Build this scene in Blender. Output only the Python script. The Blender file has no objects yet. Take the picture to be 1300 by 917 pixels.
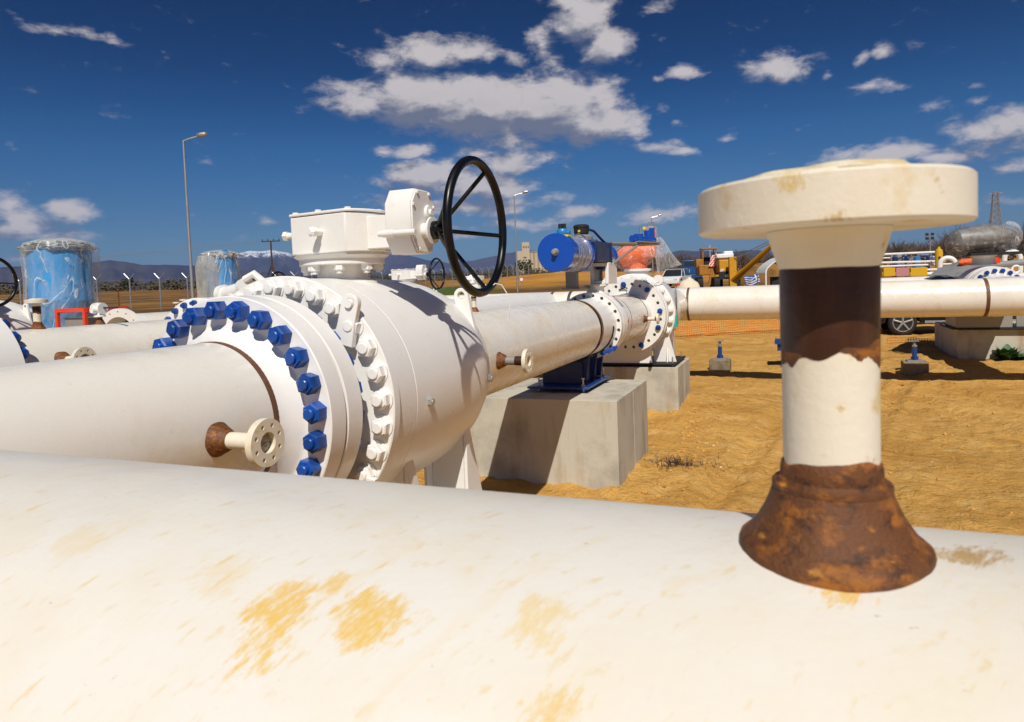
import bpy, bmesh, math, random
from mathutils import Vector, Matrix, noise as mn
random.seed(7)
scn = bpy.context.scene
COL = scn.collection
PI = math.pi

# ------------------------------------------------------------------ camera
FPX, PX, PY, W, H = 881.09, 650.0, 407.19, 1300.0, 917.0
PITCH, ROLL, YAW, EYE = 0.0512, 0.0368, 0.3846, 1.65
f0 = Vector((0, math.cos(PITCH), -math.sin(PITCH))); r0 = Vector((1, 0, 0)); u0 = r0.cross(f0)
ra = r0*math.cos(ROLL) - u0*math.sin(ROLL); ua = ra.cross(f0)
RZ = Matrix.Rotation(YAW, 3, 'Z')
CR, CU, CF = RZ @ ra, RZ @ ua, RZ @ f0
EYEP = Vector((0, 0, EYE))
def ray(px, py): return CF + CR*((px-PX)/FPX) - CU*((py-PY)/FPX)
def at(px, py, d): return EYEP + ray(px, py)*d
cd = bpy.data.cameras.new('camera'); cam = bpy.data.objects.new('camera', cd); COL.objects.link(cam)
cam.matrix_world = Matrix(((CR.x, CU.x, -CF.x, 0), (CR.y, CU.y, -CF.y, 0), (CR.z, CU.z, -CF.z, EYE), (0, 0, 0, 1)))
cd.sensor_width = 36; cd.lens = FPX/W*36; cd.shift_y = (PY - H/2)/W
cd.clip_start = 0.02; cd.clip_end = 60000
cd.dof.use_dof = True; cd.dof.focus_distance = 3.2; cd.dof.aperture_fstop = 17
scn.camera = cam

# ------------------------------------------------------------------ node helpers
class NT:
    def __init__(s, tree): s.t = tree; s.n = tree.nodes; s.l = tree.links
    def new(s, typ, **kw):
        n = s.n.new(typ)
        for k, v in kw.items(): setattr(n, k, v)
        return n
    def put(s, inp, v):
        if isinstance(v, bpy.types.NodeSocket): s.l.new(v, inp)
        elif v is not None: inp.default_value = v
    def math(s, op, a, b=None, c=None, clamp=False):
        n = s.new('ShaderNodeMath', operation=op, use_clamp=clamp)
        s.put(n.inputs[0], a)
        if b is not None: s.put(n.inputs[1], b)
        if c is not None: s.put(n.inputs[2], c)
        return n.outputs[0]
    def vmath(s, op, a, b=None):
        n = s.new('ShaderNodeVectorMath', operation=op)
        s.put(n.inputs[0], a)
        if b is not None: s.put(n.inputs[1], b)
        return n.outputs['Value'] if op in ('LENGTH', 'DISTANCE', 'DOT_PRODUCT') else n.outputs[0]
    def rng(s, v, a, b, c=0.0, d=1.0, smooth=False):
        n = s.new('ShaderNodeMapRange'); n.clamp = True
        if smooth: n.interpolation_type = 'SMOOTHSTEP'
        s.put(n.inputs[0], v); n.inputs[1].default_value = a; n.inputs[2].default_value = b
        n.inputs[3].default_value = c; n.inputs[4].default_value = d
        return n.outputs[0]
    def noise(s, vec, scale, detail=4, rough=.55, dist=0.0):
        n = s.new('ShaderNodeTexNoise'); s.put(n.inputs['Vector'], vec)
        n.inputs['Scale'].default_value = scale; n.inputs['Detail'].default_value = detail
        n.inputs['Roughness'].default_value = rough; n.inputs['Distortion'].default_value = dist
        return n.outputs['Fac']
    def mix(s, fac, a, b):
        n = s.new('ShaderNodeMix', data_type='RGBA'); s.put(n.inputs[0], fac)
        s.put(n.inputs[6], a if isinstance(a, bpy.types.NodeSocket) else (*a[:3], 1))
        s.put(n.inputs[7], b if isinstance(b, bpy.types.NodeSocket) else (*b[:3], 1))
        return n.outputs[2]
    def pos(s, scale=(1, 1, 1), rot=(0, 0, 0)):
        g = s.new('ShaderNodeNewGeometry'); v = g.outputs['Position']
        if tuple(rot) != (0, 0, 0):
            m = s.new('ShaderNodeMapping'); m.inputs['Rotation'].default_value = rot; s.l.new(v, m.inputs['Vector']); v = m.outputs[0]
        return s.vmath('MULTIPLY', v, tuple(scale)) if tuple(scale) != (1, 1, 1) else v

MATS = {}
def mat(name, base, rough=.5, metal=0., layers=(), spots=(), bump=None, bump2=None, spec=.5, coat=0., rvar=.1):
    """layers: (colour, scale, lo, hi, strength[, stretch, rot]) noise blotches; spots: (centre, radius, colour, strength)"""
    m = bpy.data.materials.new(name); m.use_nodes = True; t = NT(m.node_tree)
    b = t.n['Principled BSDF']
    col = (*base, 1)
    sock = None
    for L in layers:
        c, sc, lo, hi, st = L[:5]; stretch = L[5] if len(L) > 5 else (1, 1, 1); rot = L[6] if len(L) > 6 else (0, 0, 0)
        v = t.noise(t.pos(stretch, rot), sc, 5, .6)
        f = t.rng(v, lo, hi, 0, st)
        sock = t.mix(f, sock if sock else base, c)
    for (c, r, k, st) in spots:
        p = t.pos(); d = t.vmath('DISTANCE', p, c)
        fall = t.rng(d, r*.25, r, 1, 0)
        nz = t.math('ADD', t.math('MULTIPLY', t.noise(t.pos((1, 3.6, 1), (0, 0, -1.1)), 2.6/r, 9, .78), .62), t.math('MULTIPLY', t.noise(t.pos(), 1.3/r, 4, .6), .38))
        f = t.rng(t.math('ADD', nz, t.math('MULTIPLY', fall, .24)), .655, .74, 0, st)
        f = t.math('MULTIPLY', f, t.rng(t.noise(t.pos((1, 5, 1), (0, 0, -1.15)), 7/r, 4, .7), .36, .52, .35, 1))
        f = t.math('MULTIPLY', f, t.rng(fall, 0, .3))
        sock = t.mix(f, sock if sock else base, k)
    if sock: t.l.new(sock, b.inputs['Base Color'])
    else: b.inputs['Base Color'].default_value = col
    b.inputs['Metallic'].default_value = metal
    rn = t.noise(t.pos(), 14, 4)
    t.l.new(t.rng(rn, .3, .7, max(.03, rough-rvar), min(1, rough+rvar)), b.inputs['Roughness'])
    b.inputs['Specular IOR Level'].default_value = spec
    if coat: b.inputs['Coat Weight'].default_value = coat; b.inputs['Coat Roughness'].default_value = .12
    nrm = None
    for bp in (bump, bump2):
        if bp:
            sc, st, dist = bp
            n = t.new('ShaderNodeBump'); n.inputs['Strength'].default_value = st; n.inputs['Distance'].default_value = dist
            t.l.new(t.noise(t.pos(), sc, 5, .6), n.inputs['Height'])
            if nrm: t.l.new(nrm, n.inputs['Normal'])
            nrm = n.outputs[0]
    if nrm: t.l.new(nrm, b.inputs['Normal'])
    MATS[name] = m; return m

OCH = (.62, .36, .10); SAND = (.66, .50, .27); RUST = (.13, .044, .009)
cream = (.80, .76, .675)
white = mat('valve_white_paint', (.83, .815, .775), .34, layers=[((.70, .62, .46), 5, .55, .8, .35), ((.60, .47, .28), 16, .66, .80, .35)], bump=(60, .12, .004), bump2=(7, .12, .01), rvar=.08)
pipewhite = mat('pipe_cream_paint', cream, .27, layers=[((.74, .62, .40), 3.2, .50, .72, .5), ((.66, .47, .20), 4, .60, .74, .5, (1.5, 1, 1), (0, .5, .0)), ((.55, .42, .26), 70, .69, .78, .35), ((.60, .56, .48), 1.3, .5, .7, .35), ((.58, .42, .2), 26, .68, .78, .5)], bump=(45, .04, .003), bump2=(5, .12, .012))
hdr_spots = [((-.258, .292, 1.484), .036, (.74, .48, .11), .95), ((-.236, .306, 1.489), .020, (.74, .50, .14), .9), ((-.202, .292, 1.483), .040, (.74, .49, .12), .95),
             ((-.256, .266, 1.470), .036, (.74, .49, .12), .95), ((.087, .408, 1.506), .034, (.48, .30, .10), .95), ((.072, .400, 1.507), .026, (.50, .32, .11), .9), ((-.112, .306, 1.489), .036, (.74, .56, .24), .7),
             ((-.44, .311, 1.491), .04, (.74, .56, .26), .4), ((-.095, .268, 1.472), .026, (.72, .5, .16), .8), ((.02, .350, 1.50), .028, (.74, .46, .06), .85), ((-.31, .30, 1.487), .035, (.74, .54, .22), .4)]
hdrwhite = mat('header_cream_paint', (.755, .722, .645), .40, layers=[((.73, .62, .42), 9, .45, .75, .5), ((.76, .60, .32), 8, .60, .74, .5, (1, 3.6, 1), (0, 0, -1.0)), ((.70, .48, .16), 24, .64, .74, .7, (1, 4.0, 1), (0, 0, -1.05)), ((.30, .24, .18), 150, .71, .77, .8), ((.50, .34, .16), 90, .70, .78, .6), ((.70, .52, .24), 60, .60, .72, .5, (1, 2.2, 1), (0, 0, -.9))], spots=hdr_spots, bump=(160, .10, .002), bump2=(20, .10, .005))
nsp = [(at(px_, py_, .34), r_, c_, .95) for px_, py_, r_, c_ in ((1035, 462, .009, (.50, .27, .06)), (1036, 478, .007, (.50, .27, .06)), (1034, 510, .006, (.50, .27, .06)), (1049, 531, .006, (.48, .25, .06)), (1070, 518, .006, (.56, .33, .08)), (1085, 448, .007, (.60, .38, .10)), (1008, 520, .012, (.66, .52, .24)))]
nsp += [(at(px_, py_, d_), r_, c_, .95) for px_, py_, d_, r_, c_ in ((906, 268, .37, .006, (.12, .10, .07)), (948, 288, .33, .006, (.14, .12, .08)), (905, 292, .37, .008, (.45, .30, .10)), (1000, 228, .31, .014, (.66, .48, .18)), (930, 240, .34, .014, (.66, .46, .16)), (1060, 286, .30, .012, (.52, .34, .12)), (1160, 276, .32, .016, (.52, .32, .12)), (1220, 270, .36, .012, (.52, .32, .12)))]
nozwhite = mat('nozzle_cream_paint', (.76, .70, .57), .45, layers=[((.64, .46, .18), 30, .56, .68, .65), ((.46, .28, .08), 60, .66, .74, .8), ((.66, .54, .32), 12, .5, .7, .5)], spots=nsp, bump=(220, .2, .002))
rust = mat('rusty_steel', RUST, .62, layers=[((.38, .13, .012), 55, .50, .64, .75, (1, 1, 1.7)), ((.040, .013, .005), 90, .52, .66, .85, (1, 1, 1.5)), ((.55, .24, .035), 48, .64, .72, .8, (1, 1, 2))], bump=(420, .75, .0015), bump2=(110, .5, .002), spec=.5)
darkrust = mat('dark_primer', (.040, .011, .004), .5, layers=[((.085, .028, .008), 40, .5, .7, .7, (1, 1, .25)), ((.016, .005, .003), 30, .5, .7, .7, (1, 1, .25))], bump=(150, .3, .002))
brownband = mat('brown_weld_primer', (.13, .055, .022), .6, layers=[((.25, .12, .05), 20, .5, .75, .6)], bump=(120, .5, .003))
greyband = mat('dark_grey_strap', (.06, .06, .055), .7, bump=(100, .4, .003))
blue = mat('blue_nut_paint', (.003, .058, .30), .36, layers=[((.003, .02, .12), 40, .55, .75, .5)], bump=(90, .15, .002))
for m_ in (blue,):
    t_ = NT(m_.node_tree); b_ = t_.n['Principled BSDF']; lk = b_.inputs['Base Color'].links[0].from_socket
    oi = t_.new('ShaderNodeObjectInfo'); h_ = t_.new('ShaderNodeHueSaturation'); t_.l.new(lk, h_.inputs['Color']); t_.l.new(t_.rng(oi.outputs['Random'], 0, 1, .72, 1.25), h_.inputs['Value']); t_.l.new(h_.outputs[0], b_.inputs['Base Color'])
bluecan = mat('blue_cylinder_paint', (.006, .07, .42), .22, layers=[((.01, .05, .25), 6, .5, .8, .5)], coat=.4, bump=(30, .05, .004))
navy = mat('dark_blue_paint', (.01, .025, .10), .4, bump=(60, .2, .003))
cyanblue = mat('light_blue_paint', (.03, .22, .52), .3, bump=(50, .1, .003))
barrelblue = mat('barrel_blue_paint', (.05, .29, .62), .35, bump=(12, .3, .02))
black = mat('black_enamel', (.005, .005, .0055), .30, coat=.0, spec=.35, bump=(50, .1, .002))
blackmatt = mat('black_rubber', (.012, .012, .012), .7, bump=(60, .3, .003))
steel = mat('galvanised_steel', (.55, .56, .56), .42, .8, layers=[((.35, .36, .37), 8, .5, .7, .5)], bump=(50, .1, .002))
greymetal = mat('grey_painted_metal', (.30, .29, .27), .5, .2, bump=(50, .1, .003))
concrete = mat('cast_concrete', (.54, .505, .41), .85, layers=[((.27, .25, .21), 2.5, .48, .7, .7), ((.50, .47, .40), 5, .5, .75, .6, (1, 1, .2)), ((.34, .22, .09), 3, .52, .7, .55, (2.2, 2.2, .35)), ((.20, .185, .16), 45, .66, .74, .7)], bump=(120, .5, .004), bump2=(9, .3, .012), spec=.25)
galv = steel
yellow = mat('machine_yellow_paint', (.62, .30, .008), .45, layers=[((.35, .16, .02), 8, .5, .7, .6)], bump=(40, .2, .004))
ochrey = mat('machine_ochre_paint', (.42, .17, .012), .55, layers=[((.14, .06, .02), 6, .45, .7, .7)], bump=(40, .2, .004))
brightyellow = mat('bright_yellow_paint', (.62, .37, .012), .4, bump=(40, .1, .004))
pink = mat('pink_plastic', (.46, .22, .23), .5, bump=(30, .2, .004))
orange = mat('orange_fabric', (.95, .17, .035), .55, bump=(25, .5, .02))
netorange = mat('orange_plastic_net', (.80, .30, .05), .6)
redpaint = mat('red_paint', (.78, .055, .015), .45, bump=(60, .2, .004))
whitep = mat('plain_white_paint', (.80, .80, .78), .4, layers=[((.6, .58, .52), 6, .5, .75, .5)], bump=(30, .1, .004))
glass = mat('dark_glass', (.02, .025, .03), .08, spec=.8)
carblack = mat('black_car_paint', (.012, .012, .014), .15, coat=.8)
truckblue = mat('truck_blue_paint', (.01, .07, .22), .4)
silo = mat('silo_plaster', (.46, .40, .30), .8, layers=[((.33, .28, .2), .25, .5, .7, .6, (1, 1, .25))])
wood = mat('weathered_wood', (.07, .045, .03), .85)
bark = mat('bare_tree_bark', (.085, .058, .040), .9)
leafdark = mat('dark_foliage', (.028, .040, .016), .85)
scrub = mat('scrub_foliage', (.085, .065, .032), .9, layers=[((.04, .045, .02), .25, .45, .6, .8)])
leafplant = mat('plant_leaf', (.04, .12, .03), .5)
sandtarp = mat('sand_heap', (.72, .62, .46), .85, bump=(30, .4, .02))
teal = mat('teal_tag', (.02, .42, .33), .5)
sticker = mat('yellow_sticker', (.75, .68, .02), .5)
orangest = mat('orange_sticker', (.70, .22, .05), .6)
labelp = mat('white_paint_mark', (.75, .75, .75), .6)
greyplate = mat('grey_label_plate', (.34, .34, .35), .4)

def plastic(name, tint, lo, hi, rough=.12, op=.75, sc=2.2, crease_glint=0):
    m = bpy.data.materials.new(name); m.use_nodes = True; t = NT(m.node_tree)
    b = t.n['Principled BSDF']; out = t.n['Material Output']
    b.inputs['Base Color'].default_value = (*tint, 1); b.inputs['Roughness'].default_value = rough
    b.inputs['Specular IOR Level'].default_value = .7
    tr = t.new('ShaderNodeBsdfTransparent'); mx = t.new('ShaderNodeMixShader')
    v = t.noise(t.pos((1, 1, .45)), sc*2, 6, .65, 1.2)
    lw = t.new('ShaderNodeLayerWeight'); lw.inputs[0].default_value = .35
    f = t.rng(v, .45, .75, lo, hi)
    if crease_glint:
        c1 = t.noise(t.pos((1, 1, .38)), sc*1.05, 2, .5, 1.2); c2 = t.noise(t.pos((1.3, .8, .9), (.4, .3, 1)), sc*3.4, 3, .5, 1.2)
        for c_, w_ in ((c1, .012),): f = t.math('MAXIMUM', f, t.rng(t.math('ABSOLUTE', t.math('SUBTRACT', c_, .5)), 0, w_, crease_glint, 0))  # thin whitish lines painted into the film as highlights along its folds
    f = t.math('ADD', f, t.math('MULTIPLY', lw.outputs['Facing'], .35), clamp=True)
    t.l.new(f, mx.inputs[0]); t.l.new(tr.outputs[0], mx.inputs[1]); t.l.new(b.outputs[0], mx.inputs[2])
    bp = t.new('ShaderNodeBump'); bp.inputs['Strength'].default_value = .9; bp.inputs['Distance'].default_value = .03
    t.l.new(t.noise(t.pos((1, 1, .35)), 11, 5, .6, 2.5), bp.inputs['Height']); t.l.new(bp.outputs[0], b.inputs['Normal'])
    t.l.new(mx.outputs[0], out.inputs['Surface'])
    return m
film = plastic('clear_plastic_film', (.84, .86, .85), .04, .30, crease_glint=.75)
duskfilm = plastic('dusty_plastic_film', (.50, .50, .47), .45, .9, .3)
greyfilm = plastic('grey_plastic_film', (.32, .30, .275), .12, .92, .12)
redfilm = plastic('film_over_orange', (.85, .66, .58), .04, .40, crease_glint=.7, sc=4)

# ------------------------------------------------------------------ mesh helpers
def frame(axis):
    a = Vector(axis).normalized()
    h = Vector((0, 0, 1)) if abs(a.z) < .9 else Vector((1, 0, 0))
    x = h.cross(a).normalized(); y = a.cross(x)
    return x, y, a
class MB:
    def __init__(s): s.v = []; s.f = []; s.mi = []
    def add(s, vs, fs, mi=0):
        o = len(s.v); s.v += [Vector(v) for v in vs]
        for q in fs: s.f.append(tuple(i+o for i in q)); s.mi.append(mi)
        return s
    def box(s, c, sz, rz=0., R=None, mi=0):
        R = R or Matrix.Rotation(rz, 3, 'Z'); c = Vector(c); hx, hy, hz = sz[0]/2, sz[1]/2, sz[2]/2
        vs = [c + R @ Vector((x*hx, y*hy, z*hz)) for x in (-1, 1) for y in (-1, 1) for z in (-1, 1)]
        return s.add(vs, [(0, 1, 3, 2), (4, 6, 7, 5), (0, 4, 5, 1), (2, 3, 7, 6), (0, 2, 6, 4), (1, 5, 7, 3)], mi)
    def bb(s, x0, x1, y0, y1, z0, z1, mi=0): return s.box(((x0+x1)/2, (y0+y1)/2, (z0+z1)/2), (abs(x1-x0), abs(y1-y0), abs(z1-z0)), mi=mi)
    def lathe(s, o, axis, prof, seg=48, cap=True, mi=0, fn=None):
        x, y, a = frame(axis); o = Vector(o); vs = []; fs = []
        for i, (r, h) in enumerate(prof):
            for k in range(seg):
                t = 2*PI*k/seg; rr = r*(fn(t, h) if fn else 1)
                vs.append(o + a*h + (x*math.cos(t) + y*math.sin(t))*rr)
        for i in range(len(prof)-1):
            for k in range(seg):
                k2 = (k+1) % seg; fs.append((i*seg+k, i*seg+k2, (i+1)*seg+k2, (i+1)*seg+k))
        if cap:
            if prof[0][0] > 1e-5: fs.append(tuple(range(seg-1, -1, -1)))
            if prof[-1][0] > 1e-5: fs.append(tuple((len(prof)-1)*seg+k for k in range(seg)))
        return s.add(vs, fs, mi)
    def cyl(s, p0, p1, r, r2=None, seg=20, mi=0):
        p0 = Vector(p0); d = Vector(p1)-p0
        return s.lathe(p0, d, [(r, 0), (r if r2 is None else r2, d.length)], seg, mi=mi)
    def torus(s, c, axis, R, r, seg=64, ring=12, a0=0., a1=2*PI):
        x, y, a = frame(axis); c = Vector(c); vs = []; fs = []; full = abs(a1-a0-2*PI) < 1e-6; n = seg if full else seg+1
        for i in range(n):
            t = a0+(a1-a0)*i/seg; d = x*math.cos(t)+y*math.sin(t)
            for k in range(ring):
                q = 2*PI*k/ring; vs.append(c + d*(R+r*math.cos(q)) + a*r*math.sin(q))
        for i in range(seg):
            j = (i+1) % n
            for k in range(ring):
                k2 = (k+1) % ring; fs.append((i*ring+k, j*ring+k, j*ring+k2, i*ring+k2))
        return s.add(vs, fs)
    def tube(s, pts, r, ring=8, mi=0):
        pts = [Vector(p) for p in pts]; vs = []; fs = []; n = len(pts)
        d0 = (pts[1]-pts[0]).normalized(); x, y, _ = frame(d0)
        for i, p in enumerate(pts):
            d = (pts[min(i+1, n-1)]-pts[max(i-1, 0)]).normalized()
            x = (x - d*x.dot(d)).normalized(); y = d.cross(x)
            rr = r[i] if isinstance(r, (list, tuple)) else r
            for k in range(ring):
                q = 2*PI*k/ring; vs.append(p + (x*math.cos(q)+y*math.sin(q))*rr)
        for i in range(n-1):
            for k in range(ring):
                k2 = (k+1) % ring; fs.append((i*ring+k, i*ring+k2, (i+1)*ring+k2, (i+1)*ring+k))
        fs.append(tuple(range(ring-1, -1, -1))); fs.append(tuple((n-1)*ring+k for k in range(ring)))
        return s.add(vs, fs, mi)
    def prism(s, poly, o, ex, ey, ez, h, mi=0):
        """poly of (a,b) in the plane ex,ey at o, extruded by h along ez"""
        o, ex, ey, ez = Vector(o), Vector(ex), Vector(ey), Vector(ez); n = len(poly)
        vs = [o+ex*a+ey*b for a, b in poly] + [o+ex*a+ey*b+ez*h for a, b in poly]
        fs = [tuple(range(n-1, -1, -1)), tuple(range(n, 2*n))] + [(i, (i+1) % n, n+(i+1) % n, n+i) for i in range(n)]
        return s.add(vs, fs, mi)
    def disc_holes(s, o, axis, R, holes, th, inner=0., seg=64, hs=14):
        """a flat ring or disc of thickness th with real bolt holes"""
        x, y, a = frame(axis); o = Vector(o)
        bm = bmesh.new(); loops = [(R, 0, 0, seg)] + ([(inner, 0, 0, seg)] if inner > 0 else []) + [(hr, cx, cy, hs) for (cx, cy, hr) in holes]
        edges = []
        L = []
        for (r, cx, cy, n) in loops:
            vv = [bm.verts.new((cx+r*math.cos(2*PI*k/n), cy+r*math.sin(2*PI*k/n), 0)) for k in range(n)]
            L.append([v.co.copy() for v in vv])
            for k in range(n): edges.append(bm.edges.new((vv[k], vv[(k+1) % n])))
        bmesh.ops.triangle_fill(bm, use_beauty=True, edges=edges, normal=(0, 0, 1))
        bm.verts.index_update()
        vs = [v.co.copy() for v in bm.verts]; fs = [tuple(v.index for v in q.verts) for q in bm.faces]; bm.free()
        for h, flip in ((0, True), (th, False)):
            s.add([o+x*v.x+y*v.y+a*h for v in vs], [tuple(reversed(q)) if flip else q for q in fs])
        for i, lp in enumerate(L):
            n = len(lp); w = [o+x*v.x+y*v.y for v in lp]+[o+x*v.x+y*v.y+a*th for v in lp]
            q = [(k, (k+1) % n, n+(k+1) % n, n+k) for k in range(n)]
            s.add(w, q if i == 0 else [tuple(reversed(z)) for z in q])
        return s
    def build(s, name, m, parent=None, smooth=35, bevel=0., fix=True):
        org = Vector((0, 0, 0)); p = parent
        while p is not None: org += p.location; p = p.parent
        me = bpy.data.meshes.new(name)
        me.from_pydata([v-org for v in s.v], [], s.f)
        ms = m if isinstance(m, (list, tuple)) else [m]
        for q in ms: me.materials.append(q)
        if len(ms) > 1: me.polygons.foreach_set('material_index', s.mi)
        if fix:
            bm = bmesh.new(); bm.from_mesh(me); bmesh.ops.recalc_face_normals(bm, faces=bm.faces); bm.to_mesh(me); bm.free()
        if smooth:
            me.shade_smooth(); me.set_sharp_from_angle(angle=math.radians(smooth))
        me.update()
        o = bpy.data.objects.new(name, me); COL.objects.link(o)
        if parent is not None: o.parent = parent
        if bevel:
            b = o.modifiers.new('bevel', 'BEVEL'); b.width = bevel; b.segments = 2; b.limit_method = 'ANGLE'; b.angle_limit = math.radians(40)
            b.harden_normals = False
        return o
def tag(o, label=None, cat=None, group=None, kind=None):
    if label: o['label'] = label
    if cat: o['category'] = cat
    if group: o['group'] = group
    if kind: o['kind'] = kind
    return o
def thing(name, label, cat, loc, group=None):
    o = bpy.data.objects.new(name, None); o.empty_display_size = .1; COL.objects.link(o); o.location = loc
    bpy.context.view_layer.update
    return tag(o, label, cat, group)
def single(name, mb, m, label, cat, group=None, base=None, **kw):
    vs = mb.v; lo = min(v.z for v in vs); c = Vector((sum(v.x for v in vs)/len(vs), sum(v.y for v in vs)/len(vs), lo)) if base is None else Vector(base)
    for i in range(len(vs)): vs[i] = vs[i]-c
    o = mb.build(name, m, None, **kw); o.location = c
    return tag(o, label, cat, group)
def copy_tree(o, parent=None):
    c = o.copy(); COL.objects.link(c); c.parent = parent
    for ch in list(o.children): copy_tree(ch, c)
    return c
def dup(o, loc, label, group=None, rz=None, scale=None):
    c = copy_tree(o); c.location = loc; c['label'] = label
    if group: c['group'] = group
    if rz is not None: c.rotation_euler.z = rz
    if scale: c.scale = (scale,)*3
    return c
def ringpos(c, axis, R, n, off=0.):
    x, y, a = frame(axis); c = Vector(c)
    return [(c+(x*math.cos(2*PI*k/n+off)+y*math.sin(2*PI*k/n+off))*R, 2*PI*k/n+off) for k in range(n)]
NUTS = {}
def nut(parent, p, axis, r, h, m, name='nut', stud=.55, sl=.35, spin=0., washer=False):
    """hex nut with the stud end showing; linked copies share one mesh"""
    sl = sl*random.choice((.75, 1, 1, 1.4))
    key = (round(r, 4), round(h, 4), m.name, name, stud, sl, washer)
    org = Vector((0, 0, 0)); q = parent
    while q is not None: org += q.location; q = q.parent
    if key not in NUTS:
        mb = MB(); z0 = 0
        if washer: mb.lathe((0, 0, 0), (0, 0, 1), [(r*1.12, 0), (r*1.12, h*.08)], 20); z0 = h*.08
        mb.lathe((0, 0, 0), (0, 0, 1), [(r, z0), (r, h*.88)], 6, cap=False)
        pr = [(r*math.cos(PI/6*0)*1., h*.88), (r*.86, h)]
        mb.lathe((0, 0, 0), (0, 0, 1), pr, 6, cap=True)
        mb.lathe((0, 0, 0), (0, 0, 1), [(r*stud, h*.98), (r*stud, h*(1+sl*.75)), (r*stud*.85, h*(1+sl))], 18, cap=True)
        NUTS[key] = mb.build('tmp', m, None, smooth=30); me = NUTS[key].data; bpy.data.objects.remove(NUTS[key]); NUTS[key] = me
    o = bpy.data.objects.new(name, NUTS[key]); COL.objects.link(o); o.parent = parent
    x, y, a = frame(axis); R = Matrix((x, y, a)).transposed() @ Matrix.Rotation(spin, 3, 'Z')
    o.location = Vector(p)-org; o.rotation_mode = 'QUATERNION'; o.rotation_quaternion = R.to_quaternion()
    return o

def fbm(x, y, z=0., o=4): return mn.fractal(Vector((x, y, z)), 1., 2., o)
# ------------------------------------------------------------------ ground
def slope(d): return 0 if d < 10 else .0165*((d-10) if d > 14 else (d-10)**2/8+0) if d > 10 else 0
def gz(x, y):
    d = math.hypot(x, y)
    if d < 10: s = 0.
    elif d < 14: s = .0165*(d-10)**2/8
    else: s = .0165*(d-12)
    if d > 400: s = .0165*388 + .006*(d-400) if d < 900 else .0165*388+3.0
    az = math.degrees(math.atan2(x, y))
    if 60 < d < 900:
        b = math.exp(-((az+17)/7.5)**2)*math.exp(-((d-170)/70)**2)*1.7
        s += b
    if d < 60:
        a = min(1, max(0, (60-d)/30))
        s += .17*math.exp(-((x+1.3)/1.5)**2-((y-8.9)/1.35)**2)
        if 4 < d < 15:
            for (bx0, bx1, by0, by1) in ((-2.6, -1.277, 5.267, 6.464), (-2.35, -1.22, 7.99, 8.97)):
                ex_ = max(bx0-x, x-bx1, 0); ey_ = max(by0-y, y-by1, 0); q_ = math.hypot(ex_, ey_)
                if q_ < .35: s += .045*(1-q_/.35)**2*(1+.8*mn.noise(Vector((x*6, y*6, 0))))
            for (px_, sl_, cv) in ((-.35, .16, .012), (.55, .16, .012), (2.3, -.22, -.01), (3.1, -.22, -.01)):
                cx_ = px_+sl_*(y-7)+cv*(y-7)**2; u_ = (x-cx_)/.13
                if abs(u_) < 2.2: s += -.030*math.exp(-u_*u_*1.6)*(1+.35*math.sin(y*34+u_*3)) + .018*math.exp(-((abs(u_)-1.5)/.4)**2)
            if 4.5 < d < 13:
                fv = mn.voronoi(Vector((x*1.5+.2*mn.noise(Vector((x, y, 1))), y*1.1, 0)))[0][0]
                if fv < .16: s -= .022*(1-fv/.16)
        s += a*(.045*fbm(x*.35, y*.35, 3) + .030*fbm(x*1.7, y*1.7, 9) + .013*fbm(x*6, y*6, 5))
    else: s += .0012*min(d, 300)*fbm(x*.02, y*.02, 1)*.4
    return s
def gflat(x, y):
    return gz(x, y)
rs = [.4]
while rs[-1] < 24000: rs.append(rs[-1]*(1.06 if rs[-1] < 4.2 else 1.0095 if rs[-1] < 14 else 1.022 if rs[-1] < 60 else 1.06))
NA = 900; gv = [(0, 0, gz(0, 0))]; gf = []
for i, r in enumerate(rs):
    for k in range(NA):
        # fine steps in the seen sector, coarse behind
        u = k/NA
        az = (-62+95*(u/.82)) if u < .82 else (33+265*((u-.82)/.18))
        a = math.radians(az); x, y = r*math.sin(a), r*math.cos(a); gv.append((x, y, gz(x, y)))
for k in range(NA): gf.append((0, 1+(k+1) % NA, 1+k))
for i in range(len(rs)-1):
    for k in range(NA):
        k2 = (k+1) % NA; gf.append((1+i*NA+k, 1+i*NA+k2, 1+(i+1)*NA+k2, 1+(i+1)*NA+k))
gm = bpy.data.materials.new('site_soil_and_fields'); gm.use_nodes = True; t = NT(gm.node_tree); b = t.n['Principled BSDF']
P3 = t.pos()
soil = t.mix(t.rng(t.noise(P3, .8, 6, .6), .35, .68), (.69, .395, .108), (.53, .275, .062))
soil = t.mix(t.rng(t.noise(t.pos((1, 1, 1)), 7, 7, .7), .55, .72, 0, .7), soil, (.31, .14, .024))
soil = t.mix(t.rng(t.noise(P3, 3.1, 5, .6), .54, .70, 0, .6), soil, (.78, .52, .20))
soil = t.mix(t.rng(t.noise(t.pos((.9, 2.2, 1), (0, 0, .3)), .9, 6, .68), .52, .66, 0, .55), soil, (.40, .20, .045))
soil = t.mix(t.rng(t.noise(t.pos((1, 1, 1), (0, 0, .3)), 130, 3, .6), .62, .72, 0, .5), soil, (.80, .60, .30))
vor = t.new('ShaderNodeTexVoronoi'); vor.inputs['Scale'].default_value = 11; t.l.new(t.vmath('ADD', P3, t.vmath('SCALE', P3)), vor.inputs['Vector'])
soil = t.mix(t.math('MULTIPLY', t.rng(vor.outputs['Distance'], .05, .22, 1, 0), t.rng(t.noise(P3, 1.7, 4, .6), .56, .66, 0, .85)), soil, (.13, .065, .022))
soil = t.mix(t.rng(t.noise(P3, 38, 3, .6), .66, .74, 0, .6), soil, (.15, .075, .026))
dist = t.vmath('LENGTH', P3)
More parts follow.
